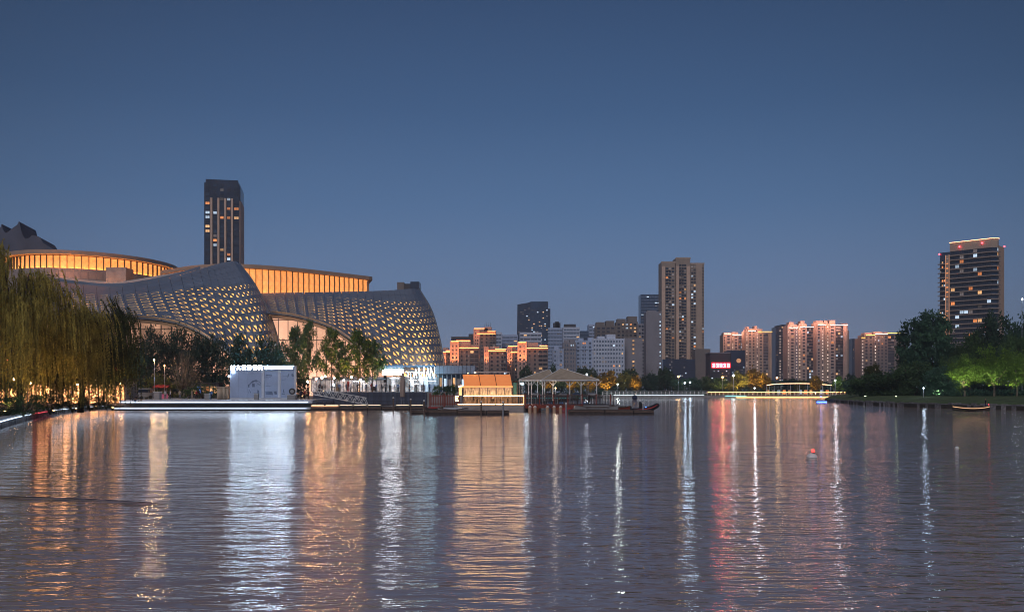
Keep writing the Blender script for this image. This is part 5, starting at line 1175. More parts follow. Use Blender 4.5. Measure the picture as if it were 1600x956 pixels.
# ---------------------------------------------------------------- terrace with boarded wall, railing, gangway
TZ = 3.0
tr = empty('terrace', (X(590, 166), 166, 0)); tag(tr, 'raised dining terrace behind dark vertical boards with a thin railing', 'terrace'); tx = X(590, 166)
MB().box(X(489, 166) - tx, X(722, 166) - tx, .3, 30, -.5, TZ).build('terrace_slab', m_conc, tr, fix=False)
bdm = MB().box(-.17, .17, -.06, .28, .75, TZ - .05).mesh('board', m_bluew); k = 0; xx = X(489, 166) + .2
while xx < X(668, 166): link('board', bdm, tr, (xx - tx, random.uniform(-.04, .02), 0)); xx += .36
rpost = MB().box(-.03, .03, -.03, .03, TZ, TZ + 1.05).mesh('rail_post', m_steel); bal = MB().box(-.012, .012, -.012, .012, TZ + .08, TZ + 1.0).mesh('baluster', m_dark)
xx = X(500, 166); k = 0
while xx < X(722, 166):
    link('rail_post' if k % 8 == 0 else 'baluster', rpost if k % 8 == 0 else bal, tr, (xx - tx, .4, 0)); xx += .22; k += 1
MB().box(X(500, 166) - tx, X(722, 166) - tx, .36, .44, TZ + 1.052, TZ + 1.1).build('handrail', m_steel, tr, fix=False)
rf = empty('red_fence', (X(695, 158), 158, .6)); tag(rf, 'red slatted fence below the terrace beside the teahouse boat', 'fence'); fx = X(695, 158)
pk_ = MB().box(-.07, .07, -.03, .03, 0, 1.95).mesh('picket', m_redwood); xx = X(672, 158)
while xx < X(718, 158): link('picket', pk_, rf, (xx - fx, 0, random.uniform(-.03, .03))); xx += .31
for a in (672, 694, 717.6): MB().box(X(a, 158) - fx - .12, X(a, 158) - fx + .12, -.16, -.035, -.2, 2.25).build('fence_post', m_redwood, rf, fix=False)
for z_ in (.3, 1.6): MB().box(X(672, 158) - fx, X(718, 158) - fx, .035, .09, z_, z_ + .14).build('fence_rail', m_redwood, rf, fix=False)
for i, (x0, x1, lf, lab) in enumerate([(676, 690, l_mid, 'leafy planter shrub behind the red fence, left'), (690, 704, l_deep, 'leafy planter shrub behind the red fence, middle'), (702, 716, l_mid, 'leafy planter shrub behind the red fence, next to the teahouse')]):
    tree('planter_shrub', lab, x0, x1, 598 - i, 162, lf, 'shrub', 2.3, i + 1, 900, .05, cat='shrub', group='shrubs behind the red fence')
gw = empty('gangway', (X(530, 152), 152, .4)); tag(gw, 'white truss gangway sloping down to the floating dock', 'gangway'); gx = X(530, 152)
for yy in (-.8, .8):
    A = Vector((X(488, 152) - gx, yy, 2.3)); B = Vector((X(574, 152) - gx, yy, .5)); up = Vector((0, 0, 1.15))
    MB().tube([A, B], .06, 6).build('lower_chord', m_white, gw); MB().tube([A + up, B + up], .06, 6).build('upper_chord', m_white, gw)
    for k in range(8):
        p, q = A.lerp(B, k / 8), A.lerp(B, (k + 1) / 8); m_ = p.lerp(q, .5)
        MB().tube([p, m_ + up], .05, 5).build('brace', m_white, gw); MB().tube([m_ + up, q], .05, 5).build('brace', m_white, gw)
MB().prof([(-.72, 0), (.72, 0), (.72, .08), (-.72, .08)], 0, 1).build('tread_deck', m_wood, gw).scale = (1, 1, 1)
dk = gw.children[-1]; bpy.data.objects.remove(dk)
q0, q1 = X(488, 152) - gx, X(574, 152) - gx
MB().poly([(q0, -.7, 2.32), (q1, -.7, .52), (q1, .7, .52), (q0, .7, 2.32)]).poly([(q0, -.7, 2.26), (q1, -.7, .46), (q1, -.7, .52), (q0, -.7, 2.32)]).build('tread_deck', m_wood, gw)
dock = empty('floating_dock', (X(575, 147), 147, 0)); tag(dock, 'dark floating dock with a warm light line below the terrace', 'dock'); dx = X(575, 147)
for k in range(8):
    a, b_ = 487 + 22 * k, 487 + 22 * (k + 1); MB().box(X(a, 147) - dx + .06, X(b_, 147) - dx - .06, -.6, 5.5, -.3, .62).build('pontoon', m_wood2, dock, fix=False)
    MB().box(X(a, 147) - dx + .06, X(b_, 147) - dx - .06, -.72, -.605, .3, .5).build('bumper_board', m_wood, dock, fix=False)
    if k != 5: MB().box(X(a + 1, 147) - dx, X(b_ - 2, 147) - dx, -.55, -.47, .9, .98).build('light_line', M('dock_led', (.8, .7, .5), emit=(1, .72, .5), es=1.6) if k == 0 else MATS['dock_led'], dock, fix=False)
    for q in range(3): MB().box(X(a + 2 + q * 8, 147) - dx - .04, X(a + 2 + q * 8, 147) - dx + .04, -.5, -.42, .62, 1.5).build('rail_post', m_dark, dock, fix=False)
MB().box(X(487, 147) - dx, X(663, 147) - dx, -.5, -.42, 1.502, 1.56).build('handrail', m_dark, dock, fix=False)
MB().box(X(488, 147) - dx, X(530, 147) - dx, -.8, -.73, .66, .74).build('light_line', M('dock_led_warm', (.8, .6, .4), emit=(1, .5, .25), es=2.2), dock, fix=False)

# people on the terrace, read from left to right
rng = random.Random(12); ords = 'first second third fourth fifth sixth seventh eighth ninth tenth eleventh twelfth thirteenth fourteenth fifteenth sixteenth seventeenth eighteenth nineteenth twentieth'.split()
xs = [500, 508, 519, 530, 541, 548, 559, 566, 572, 580, 587, 597, 602, 609, 616, 622, 640, 650, 662, 671]
tops = ['navy', 'black', 'grey', 'blue', 'navy', 'white', 'black', 'grey', 'navy', 'red', 'blue', 'navy', 'grey', 'black', 'navy', 'blue', 'navy', 'grey', 'black', 'blue']
for i, x in enumerate(xs):
    person('%s figure from the gangway along the terrace railing, in a %s top' % (ords[i], {'navy': 'navy blue'}.get(tops[i], tops[i])), x, 168 + rng.uniform(.2, 4), TZ, rng.choice(['stand', 'walk', 'lean', 'stand']), tops[i], rng.choice(['black', 'navy', 'grey']), rng.uniform(-2.5, 2.5), rng.uniform(.93, 1.06), 'people on the terrace')
for lab, x in (('first small round terrace table near the gangway', 513), ('small round terrace table before the white shop lights', 555), ('small round terrace table left of the folded umbrella', 592), ('small round terrace table under the neon sign', 645), ('small round terrace table nearest the red fence', 667)):
    o = empty('terrace_table', (X(x, 170), 170.5, TZ)); tag(o, lab, 'table', 'tables on the terrace')
    MB().tube([(0, 0, .70), (0, 0, .75)], .45, 14).build('tabletop', m_pale, o); MB().tube([(0, 0, .03), (0, 0, .7)], .04, 6).build('leg', m_dark, o); MB().tube([(0, 0, 0), (0, 0, .03)], .28, 12).build('base', m_dark, o)
um = empty('folded_umbrella', (X(629, 156), 156, 0)); tag(um, 'tall folded beige umbrella standing in front of the neon sign', 'umbrella')
uz = lambda y: Z(y, 156)
MB().tube([(0, 0, uz(620)), (0, 0, uz(618.5)), (0, 0, uz(600)), (0, 0, uz(588)), (0, 0, uz(580.5))], [.42, .46, .44, .36, .03], 10).build('folded_canopy', M('umbrella_beige', (.34, .27, .24), .85, var=.3, scale=2, stretch=(3, 3, .2)), um, smooth=True)
for a in (-.25, .25): MB().tube([(a, 0, .6), (a, 0, uz(619))], .05, 6).build('pole', m_steel, um)
MB().box(-.6, .6, -.5, .5, .2, .6).build('base', m_conc, um, fix=False)

# ---------------------------------------------------------------- shops behind the terrace
sp = empty('shop_building', (X(640, 194), 194, TZ)); tag(sp, 'low blue-canopied shop row with white lit interiors and cyan neon sign', 'shop'); px_ = X(640, 194)
def pb(a, b_, t, bt, y0, y1, nm, mt, par=sp): return MB().box(X(a, 194) - px_, X(b_, 194) - px_, y0, y1, Z(bt, 194) - TZ, Z(t, 194) - TZ).build(nm, mt, par, fix=False)
pb(478, 742, 588, 613, 6, 9, 'back_wall', m_pale)
m_canopy = M('blue_canopy', (.16, .24, .36), .5, var=.12)
pb(600, 680, 570.5, 573.5, -2, 8, 'canopy', m_canopy); pb(680.2, 742, 571.5, 584, -1, 9, 'fascia', M('grey_blue_fascia', (.25, .3, .40), .5, var=.1)); pb(478, 600, 591.5, 593, 0, 8, 'canopy', m_canopy)
for k in range(10): pb(681 + k * 6, 681.35 + k * 6, 571.6, 583.9, -1.06, -1.005, 'fascia_seam', m_dark)
pb(596, 632, 576, 577, -2.4, -2.2, 'cyan_line', e_cyan)
pb(597.5, 631.5, 577.3, 586.3, -.58, -.3, 'light_panel_housing', m_dark); pb(598, 631, 577.5, 586, -.62, -.585, 'light_panel', M('shop_light_panel', (.8, .8, .8), emit=(.95, .95, 1.0), es=30, var=.1))
for k in range(16):
    a = 480 + k * 7.4; pb(a + .2, a + 7.0, 593.4, 611.5, 4.2, 4.3, 'shop_window', e_shop); pb(a - .25, a + .15, 593.2, 612, 3.9, 4.35, 'mullion', m_dark)
for k in range(11):
    a = 600 + k * 7.4; pb(a + .2, a + 7.0, 588.4, 611.5, 4.2, 4.3, 'shop_window', e_shop if k < 8 else w_cool); pb(a - .25, a + .15, 588.2, 612, 3.9, 4.35, 'mullion', m_dark)
m_tube = M('strip_light', (.8, .8, .8), emit=(.85, .93, 1), es=6)
for a, b_, t in ((637, 648, 593), (651, 660, 592.5), (665, 679, 594.5), (640, 652, 599), (606, 620, 590), (548, 566, 595)): pb(a, b_, t, t + .9, 3.2, 3.4, 'strip_light', m_tube)
for k, (a, b_, t, bt) in enumerate(((492, 499, 602, 611), (520, 527, 600, 611), (538, 541, 596, 611), (577, 583, 603, 611), (596, 600, 586, 597), (655, 662, 601, 611), (669, 678, 600, 611))): pb(a, b_, t, bt, 3.2, 3.9, 'display_stand', (b_dk, m_cloth['beige'], m_cloth['red'], b_dk, m_black, b_grey, b_blue)[k])
for k in range(8): pb(683 + k * 7, 684.5 + k * 7, 585, 612, 1, 1.4, 'column', m_pale); pb(685.5 + k * 7, 689 + k * 7, 590 + k % 3, 604, 2.5, 2.6, 'shop_window', (w_warm, w_cool, w_dim, w_warm, w_dim, w_cool, w_dim, w_warm)[k])
pb(680.3, 742, 584.2, 612, 3, 5, 'recess_wall', b_navy)
def neon(strokes, mt=e_cyan, r=.075):
    for s in strokes: MB().tube([(X(x, 190) - px_, -4, Z(y, 190) - TZ) for x, y in s], r, 6).build('neon_tube', mt, sp)
e_neonw = M('neon_white', (.8, .9, .9), emit=(.5, .86, 1.0), es=16)
neon([[(633, 581), (648, 581)], [(648, 582), (662, 582)]])
neon([[(638, 582), (638, 589)], [(641.5, 583), (641.5, 590)], [(646.5, 582), (647.5, 590)], [(649.5, 577), (651, 590)], [(654.5, 574), (655.5, 590)], [(659, 583), (657.5, 590)], [(662.5, 573), (662.5, 591)], [(663, 583), (661, 590)],
      [(666, 591), (668.5, 574), (671, 591)], [(673, 574), (678, 590.5)], [(679, 573), (679, 591)], [(672.5, 574), (672.8, 591)]], e_neonw)
for a in (633.5, 664, 679.5): MB().tube([(X(a, 190) - px_, -3.9, Z(573, 190) - TZ), (X(a, 194) - px_, -2.2, Z(572.5, 194) - TZ)], .04, 5).build('sign_bracket', m_dark, sp)
rs_ = MB().ball((X(633, 190) - px_, -4.2, Z(585, 190) - TZ), .25, 8, 6).build('round_orange_sign', M('orange_sign', (.8, .3, .1), emit=(1, .3, .08), es=4), sp)
for lab, x, y, mt, pw, c in (('orange glowing stall lamp under the lobby trees', 503, 590, e_warm, 300, (1, .5, .2)), ('white glowing stall lamp by the gangway head', 521, 601, e_white, 250, (.8, .9, 1))):
    o = empty('stall_lamp', (X(x, 178), 178, TZ)); tag(o, lab, 'lamp'); MB().tube([(0, 0, 0), (0, 0, Z(y, 178) - TZ - .2)], .04, 6).build('pole', m_dark, o); MB().ball((0, 0, Z(y, 178) - TZ), .28, 10, 8).build('globe', mt, o, smooth=True); point(o, (0, -.5, Z(y, 178) - TZ), pw, c, .3)

# ---------------------------------------------------------------- teahouse boat
Yt = 137; th_ = empty('teahouse_boat', (X(766, Yt), Yt, 0)); tag(th_, 'glowing amber teahouse boat with gabled canvas roof and light-lined deck rail', 'boat'); hx = X(766, Yt)
tx_ = lambda x: X(x, Yt) - hx
tz_ = lambda y: Z(y, Yt)
def tb(a, b_, t, bt, y0, y1, nm, mt, par=th_): return MB().box(tx_(a), tx_(b_), y0, y1, tz_(bt), tz_(t)).build(nm, mt, par, fix=False)
MB().prism([(tx_(710), -.2), (tx_(714), -.9), (tx_(818), -.9), (tx_(825), .3), (tx_(824), 5), (tx_(712), 5)], -.3, tz_(632.4)).build('hull', m_conc, th_)
tb(713, 819, 631.9, 632.35, -.8, 5, 'deck', m_wood)
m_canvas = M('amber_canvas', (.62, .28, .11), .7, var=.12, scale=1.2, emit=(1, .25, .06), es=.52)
e0, e1, rz_, ez = .2, 4.2, tz_(584.5), tz_(602.2)
rxl, rxr, elx, erx = tx_(721.5), tx_(797.5), tx_(725.5), tx_(800.5)
for k in range(3):
    f0, f1 = k / 3 + (.006 if k else 0), (k + 1) / 3 - .006
    a0, a1, b0, b1 = rxl + (rxr - rxl) * f0, rxl + (rxr - rxl) * f1, elx + (erx - elx) * f0, elx + (erx - elx) * f1
    mb = MB()
    for dy in (0, 1): pass
    mb.poly([(b0, e0 - .3, ez), (b1, e0 - .3, ez), (a1, 2.2, rz_), (a0, 2.2, rz_)]); mb.poly([(b0, e1 + .3, ez), (b1, e1 + .3, ez), (a1, 2.2, rz_), (a0, 2.2, rz_)])
    mb.poly([(b0, e0 - .3, ez - .05), (b1, e0 - .3, ez - .05), (b1, e0 - .3, ez), (b0, e0 - .3, ez)])
    mb.build('roof_panel', m_canvas, th_)
    if k: MB().tube([(b0, e0 - .33, ez), (a0, 2.17, rz_ + .02)], .045, 5).build('roof_rib', m_wood2, th_)
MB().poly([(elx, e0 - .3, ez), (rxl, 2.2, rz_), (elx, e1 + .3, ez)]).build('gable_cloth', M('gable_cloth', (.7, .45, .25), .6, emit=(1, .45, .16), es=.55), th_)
MB().tube([(tx_(718), e0 - .3, ez - .1), (rxl, 2.2, rz_)], .06, 5).build('gable_rib', m_wood2, th_)
MB().poly([(erx, e0 - .3, ez), (rxr, 2.2, rz_), (erx, e1 + .3, ez)]).build('gable_cloth', MATS['gable_cloth'], th_)
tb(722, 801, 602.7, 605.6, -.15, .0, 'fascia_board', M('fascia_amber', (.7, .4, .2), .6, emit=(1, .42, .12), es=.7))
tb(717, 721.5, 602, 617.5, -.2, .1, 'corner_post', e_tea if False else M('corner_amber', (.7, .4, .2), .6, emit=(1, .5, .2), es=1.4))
MB().tube([(tx_(716.5), -.2, tz_(604)), (tx_(723), -.2, tz_(602.5))], .06, 5).build('bracket_light', e_tea, th_)
for a in (724, 736, 749, 762, 775.5, 788, 800): tb(a - .5, a + .5, 605.65, 631.8, -.02, .12, 'post', m_wood)
m_inside = M('teahouse_glass', (.5, .4, .3), .2, emit=(1, .54, .28), es=.15, var=.9, scale=2.2, stretch=(3, 1, .4))
for k, (a, b_) in enumerate(((724.6, 735.4), (736.6, 748.4), (749.6, 761.4), (762.6, 775), (776.1, 787.4), (788.6, 799.4))): tb(a, b_, 606, 617, .02, .06, 'window_pane', m_inside)
tb(724, 800, 617, 631.8, 2.5, 2.6, 'inner_wall', m_inside)
tb(738, 756, 606.5, 609, .4, .8, 'red_pelmet', m_cloth['red'])
for k, a in enumerate((740, 745.5, 753, 768, 771, 782, 794)): person('%s guest from the left seen through the teahouse glass' % ords[k], a, Yt + .9 + (k % 2) * .5, tz_(631.8), 'stand', ['navy', 'beige', 'black', 'red', 'white', 'grey', 'beige'][k], 'black', k * .9, .95, 'guests in the teahouse')
tb(801.2, 809, 595.5, 631.8, .5, 2.2, 'cabin', m_wood); tb(802.2, 807.2, 597.5, 617, .42, .495, 'cabin_door', M('teal_door', (.06, .17, .15), .5, emit=(.1, .35, .25), es=.12)); tb(800.8, 810, 594, 595.4, .2, 2.5, 'cabin_roof', m_wood2)
tb(725, 818, 617.8, 618.9, -.85, -.72, 'top_light_rail', e_tea)
for a, b_ in ((716, 751), (753.5, 773), (775, 785.5), (788, 818)): tb(a, b_, 630.9, 631.7, -.86, -.74, 'bottom_light_rail', e_tea)
bl = MB().box(-.03, .03, -.03, .03, tz_(631), tz_(619)).mesh('baluster', M('amber_baluster', (.4, .25, .14), .6)); xx = tx_(724)
while xx < tx_(818): link('baluster', bl, th_, (xx, -.78, 0)); xx += .24
tb(817.5, 818.8, 617, 632, -.9, -.7, 'end_post', e_tea if False else MATS['corner_amber'])
for s in ([(712, 618.5), (712, 626)], [(712, 619), (717, 619)], [(712, 622.3), (716, 622.3)], [(712, 625.6), (717, 625.6)]): MB().tube([(tx_(x), -.6, tz_(y)) for x, y in s], .06, 5).build('bow_light', e_tea if False else M('bow_led', (.8, .7, .4), emit=(1, .75, .3), es=8), th_)
for xx in (730, 760, 790): point(th_, (tx_(xx), 1.3, tz_(607)), 100, (1, .55, .2), .3) if False else None
for xx in (735, 775, 805): point(th_, (tx_(xx), -1.6, tz_(615)), 12, (1, .55, .2), .3)
MB().tube([(tx_(741), 2.2, rz_ + .35), (tx_(796), 2.2, rz_ + .35), (tx_(796.5), 2.2, rz_ - .4)], .05, 5).build('roof_mast', m_white, th_)
MB().ball((tx_(741), 2.0, rz_ + .3), .13, 8, 6).build('roof_lamp', e_glob_o, th_); MB().ball((tx_(730), 2.0, rz_ + .2), .08, 8, 6).build('roof_lamp', e_glob_o, th_)

# ---------------------------------------------------------------- pavilion with two hip roofs
Yp = 137
def hip(name, label, apx, apy, ridge, xl, xr, ye, Yf, depth, posts, seed):
    o = empty(name, (X((xl + xr) / 2, Yf), Yf, 0)); tag(o, label, 'pavilion', 'twin hip-roof pavilions'); ox_ = X((xl + xr) / 2, Yf); f = lambda x: X(x, Yf) - ox_
    ze, za = Z(ye, Yf), Z(apy, Yf + depth / 2); ax0, ax1 = f(apx) - ridge, f(apx) + ridge
    m_ = M('hip_roof_canvas', (.42, .34, .26), .8, var=.18, scale=1.5) if 'hip_roof_canvas' not in MATS else MATS['hip_roof_canvas']
    E = [Vector((f(xl), 0, ze)), Vector((f(xr), 0, ze)), Vector((f(xr), depth, ze)), Vector((f(xl), depth, ze))]; A, B = Vector((ax0, depth / 2, za)), Vector((ax1, depth / 2, za))
    for q in ((E[0], E[1], B, A), (E[1], E[2], B), (E[2], E[3], A, B), (E[3], E[0], A)): MB().poly(q).poly([p - Vector((0, 0, .08)) for p in q]).build('roof_face', m_, o)
    for p, q in ((E[0], A), (E[1], B), (E[2], B), (E[3], A)): MB().tube([p, q], .06, 5).build('hip_rib', m_white, o)
    for p, q in ((E[0], E[1]), (E[1], E[2]), (E[2], E[3]), (E[3], E[0])): MB().tube([p - Vector((0, 0, .12)), q - Vector((0, 0, .12))], .1, 6).build('eave_beam', m_white, o)
    for x, d, yb in posts:
        z0 = max(.6, Z(yb, Yf + d)); MB().tube([(f(x), d, z0), (f(x), d, ze - .1)], .075, 6).build('post', m_white, o)
        for s in (-1, 1): MB().tube([(f(x), d, ze - 1.0), (f(x) + s * .75, d, ze - .16)], .045, 5).build('brace', m_white, o)
    return o
hip('pavilion', 'larger beige hip-roof pavilion with white posts on the red deck', 880, 576, .25, 846.5, 936, 593, Yp, 7.5, [(848, .15, 634), (890, .15, 632), (908, .15, 630), (932.5, .15, 626), (854, 6.9, 626), (895, 6.9, 626), (914, 6.9, 626), (925, 6.9, 626)], 1)
hip('pavilion', 'smaller beige hip-roof pavilion overlapping behind the larger one', 859, 577.5, .2, 811.5, 868, 592.5, Yp + 3, 8, [(811.8, .15, 620), (826, .15, 634), (830.5, .15, 634), (864, .15, 626), (818, 7.5, 620), (842, 7.5, 622)], 2)
dkp = empty('red_deck', (X(880, 136), 136, 0)); tag(dkp, 'dark red timber deck with slatted balustrade under the pavilions', 'deck'); kx = X(880, 136)
for k in range(14):
    a, b_ = 820 + k * 10, 830 + k * 10; MB().box(X(a, 136) - kx + .02, X(b_, 136) - kx - .02, -.6, 12, .62, 1.1).build('deck_plank', m_redwood if k < 9 else m_wood2, dkp, fix=False)
bl2 = MB().box(-.045, .045, -.04, .04, 1.1, Z(617.5, 136)).mesh('baluster', m_wood2); bl3 = MB().box(-.09, .09, -.08, .08, 1.1, Z(615.5, 136)).mesh('rail_post', m_redwood); xx = X(821, 136); k = 0
while xx < X(958, 136): link('rail_post' if k % 9 == 0 else 'baluster', bl3 if k % 9 == 0 else bl2, dkp, (xx - kx, -.45, 0)); xx += .24; k += 1
MB().box(X(821, 136) - kx, X(958, 136) - kx, -.52, -.4, Z(617.4, 136), Z(616.6, 136)).build('handrail', m_wood, dkp, fix=False)
for i, (x, lab) in enumerate(((828, 'leftmost pale-topped mooring pile under the red deck'), (836, 'second pale-topped mooring pile under the red deck'), (855.5, 'pale-topped mooring pile below the main pavilion post'), (866, 'pale-topped mooring pile near the deck middle'), (876, 'pale-topped mooring pile right of the deck middle'), (899, 'pale-topped mooring pile against the right pontoon'), (945, 'pale-topped mooring pile in the middle of the right pontoon'))):
    o = empty('mooring_pile', (X(x, 131), 131, 0)); tag(o, lab, 'pile', 'mooring piles in front of the red deck')
    MB().tube([(0, 0, -1), (0, 0, .85)], .24, 10).build('shaft', M('pile_sleeve', (.5, .34, .24), .6) if i == 0 else MATS['pile_sleeve'], o, smooth=False); MB().tube([(0, 0, .852), (0, 0, 1.05)], [.27, .1], 10).build('cap', m_white, o)
# pedal boats behind the balustrade
def pedal(label, x, Y, col, rz):
    o = empty('pedal_boat', (X(x, Y), Y, 0), rz); tag(o, label, 'pedal boat', 'pedal boats behind the pavilion')
    MB().prism([(-1.5, -.5), (-1.2, -.8), (1.2, -.8), (1.7, 0), (1.2, .8), (-1.2, .8), (-1.5, .5)], -.1, .75).build('hull', M('hull_' + col, {'orange': (.45, .12, .05), 'white': (.6, .6, .6), 'red': (.4, .04, .04)}[col], .4) if 'hull_' + col not in MATS else MATS['hull_' + col], o)
    MB().box(-1.1, 1.2, -.78, .78, 1.95, 2.05).build('canopy', M('turquoise_canopy', (.08, .42, .42), .5) if 'turquoise_canopy' not in MATS else MATS['turquoise_canopy'], o, fix=False)
    for a in (-1, 1.1):
        for b_ in (-.7, .7): MB().tube([(a, b_, .75), (a, b_, 1.95)], .03, 5).build('canopy_post', m_white, o)
    MB().box(-.7, -.1, -.6, .6, .752, 1.3).build('seat', m_cloth['blue'], o, fix=False)
for lab, x, Y, c, rz in (('turquoise-roofed pedal boat at the left pavilion post', 830, 152, 'orange', .1), ('turquoise-roofed pedal boat second from the left pavilion post', 846, 153, 'white', -.1), ('turquoise-roofed pedal boat below the pavilion roof middle', 862, 154, 'orange', .2), ('turquoise-roofed pedal boat beside the middle pavilion post', 880, 155, 'red', 0), ('turquoise-roofed pedal boat near the right pavilion corner', 915, 156, 'white', .9)): pedal(lab, x, Y, c, rz)
for i, (x, t) in enumerate(((843, 'navy'), (873, 'grey'), (902, 'green'), (921, 'black'))): person('%s visitor from the left standing under the pavilion roof' % ords[i], x, 141, 1.1, 'stand', t, 'black', i * 1.3, .98, 'visitors under the pavilion')
# pontoons in front
def pontoon(label, segs, Y, top, d=3.2, mt=None):
    xm = (segs[0][0] + segs[-1][1]) / 2; o = empty('pontoon', (X(xm, Y), Y, 0)); tag(o, label, 'pontoon', 'timber pontoons'); ox_ = X(xm, Y)
    for (a, b_, dz) in segs:
        q = MB().box(X(a, Y) - ox_ + .03, X(b_, Y) - ox_ - .03, 0, d, -.3, top + dz).build('float_section', m_wood2, o, fix=False)
        MB().box(X(a, Y) - ox_ + .05, X(b_, Y) - ox_ - .05, -.09, -.005, top + dz - .28, top + dz - .06).build('rubbing_strake', m_wood, q, fix=False)
        n_ = int((X(b_, Y) - X(a, Y)) / .5)
        for k in range(n_): MB().box(X(a, Y) - ox_ + .06 + k * .5, X(a, Y) - ox_ + .5 + k * .5, -.02, d + .02, top + dz + .004, top + dz + .05).build('deck_plank', m_wood, q, fix=False)
    return o
pontoon('long timber pontoon in front of the teahouse boat', [(664, 714, .05), (714.5, 760, -.05), (760.5, 796, -.05)], 118, .62)
pontoon('long timber pontoon below the right half of the red deck', [(889, 945, 0), (945.5, 990, -.03), (990.5, 1022, -.06)], 120, .66)
pontoon('short floating pontoon stub in front of the terrace umbrella', [(640, 664, 0)], 124, .5)
for lab, x, yt, Y in (('dark mooring post left of the pontoon stub', 615, 620, 128), ('mooring post with pale top right of the umbrella', 642, 622.5, 123), ('tall mooring post at the pontoon stub end', 663, 624.5, 117), ('mooring post before the teahouse deck', 752, 626, 117.5), ('white mooring post right of the teahouse middle', 786, 626.5, 117.3), ('white-capped mooring post at the left end of the right pontoon', 884.5, 629, 119.4), ('white-capped mooring post beside the inflatable boat', 1004.5, 628, 121)):
    o = empty('mooring_post', (X(x, Y), Y, 0)); tag(o, lab, 'mooring post', 'mooring posts'); zt_ = Z(yt, Y)
    MB().tube([(0, -.25, -1), (0, -.25, zt_ - .18)], .11, 8).build('shaft', m_steel if 'white' in lab else m_wood, o); MB().tube([(0, -.25, zt_ - .178), (0, -.25, zt_)], [.14, .1], 8).build('cap', m_white, o)
def skiff(label, x0, x1, Y, z, mt, group='boats tied at the pontoons', cov=None):
    o = empty('rowing_boat', (X((x0 + x1) / 2, Y), Y, z)); tag(o, label, 'boat', group); l = (x1 - x0) * Y / F / 2
    sec = []
    for i in range(9):
        t = -1 + i / 4; w = .75 * (1 - abs(t) ** 3 * .85) * (.95 if t < 0 else 1); k = .5 + .28 * t * t
        sec.append([(t * l, -w, k), (t * l, -w * .7, .05 + .15 * t * t), (t * l, 0, -.1 + .2 * t * t), (t * l, w * .7, .05 + .15 * t * t), (t * l, w, k)])
    mb = MB()
    for a, b_ in zip(sec, sec[1:]):
        for j in range(4): mb.poly([a[j], b_[j], b_[j + 1], a[j + 1]])
    mb.build('hull', mt, o, smooth=True)
    for s in (0, 4): MB().tube([q[s] for q in sec], .045, 5).build('gunwale', m_wood, o)
    for t in (-.45, .1, .5): MB().box(t * l - .12, t * l + .12, -.6, .6, .36, .41).build('seat', m_wood, o, fix=False)
    if cov: MB().prism([(-.6 * l, -.6), (.55 * l, -.62), (.7 * l, 0), (.55 * l, .62), (-.6 * l, .6)], .52, .75).build('cover', cov, o)
    return o
skiff('pale upturned-looking skiff moored left of the teahouse boat', 684, 732, 124, .15, m_conc, cov=m_pale)
skiff('small skiff with red cover beside the red fence foot', 664, 692, 132, .1, m_wood2, cov=m_cloth['red'])
skiff('long grey covered boat moored behind the right pontoon', 898, 966, 126, .45, m_conc, cov=m_conc)
skiff('dark low boat with red stern behind the right pontoon', 935, 986, 128.5, .3, m_redwood, cov=m_wood2)
ib = empty('inflatable_boat', (X(1007, 126), 126, .1)); tag(ib, 'dark inflatable boat with red stripe and raised bow right of the pontoon', 'boat')
L_ = 22 * 126 / F
for s in (-1, 1):
    c = curve([(-L_, s * .75, .35), (-L_ * .3, s * .8, .4), (L_ * .45, s * .7, .65), (L_ * .95, s * .12, 1.15)], 5)
    MB().tube(c, [.16] + [.32] * (len(c) - 3) + [.33, .3], 10).build('tube', m_black, ib, smooth=True); MB().tube([p + Vector((0, s * .27, .12)) for p in c[1:-1]], .05, 5).build('stripe', M('boat_red', (.45, .03, .03), .5, emit=(1, .05, .05), es=.1) if s < 0 else MATS['boat_red'], ib)
MB().box(-L_ * .9, L_ * .6, -.6, .6, .2, .32).build('floor', m_conc, ib, fix=False); MB().box(-.75, -.35, -.3, .3, .322, 1.35).build('console', m_black, ib, fix=False); MB().tube([(-.6, 0, 1.35), (-.62, 0, 1.6)], [.22, .16], 8).build('console_screen', m_dark, ib)
MB().box(-L_ * 1.02, -L_ * .92, -.15, .15, .1, .95).build('outboard', m_dark, ib, fix=False)
MB().ball((X(1009, 120.5) - X(1007, 126), -5.6, .95), .09, 8, 6).build('blue_lamp', M('small_blue_lamp', (.1, .2, .8), emit=(.1, .3, 1), es=2.5), ib)

# ---------------------------------------------------------------- far promenade, bridge, small boats, buoys, rope
pr_ = empty('promenade', (X(1130, 447), 447, 0)); tag(pr_, 'far promenade wall with white and amber light lines and pale railing', 'promenade'); qx = X(1130, 447)
for k in range(20):
    a, b_ = 938 + k * 20, 958 + k * 20; MB().box(X(a, 446) - qx + .02, X(b_, 446) - qx - .02, -1, 6, -1, 1.3 if b_ <= 1108 else 1.15).build('wall_section', m_conc, pr_, fix=False)
def pl_(a, b_, y, h, mt, d=-1.3): MB().box(X(a, 446) - qx, X(b_, 446) - qx, d, d + .2, Z(y, 446) - h / 2, Z(y, 446) + h / 2).build('light_line', mt, pr_, fix=False)
pl_(940, 1100, 617.2, .3, M('prom_white', (.8, .8, .8), emit=(.75, .88, 1), es=1.1)); pl_(1106, 1332, 612.6, .28, M('prom_amber', (.8, .6, .3), emit=(1, .5, .16), es=4)); pl_(1150, 1300, 620.0, .22, MATS['prom_amber']); pl_(1133, 1166, 618.4, .4, M('prom_cyan', (.3, .7, .7), emit=(.3, .9, .9), es=1))
rpm = MB().box(-.16, .16, -.1, .1, 0, 1.75).mesh('rail_post', m_white); xx = X(942, 446); k = 0
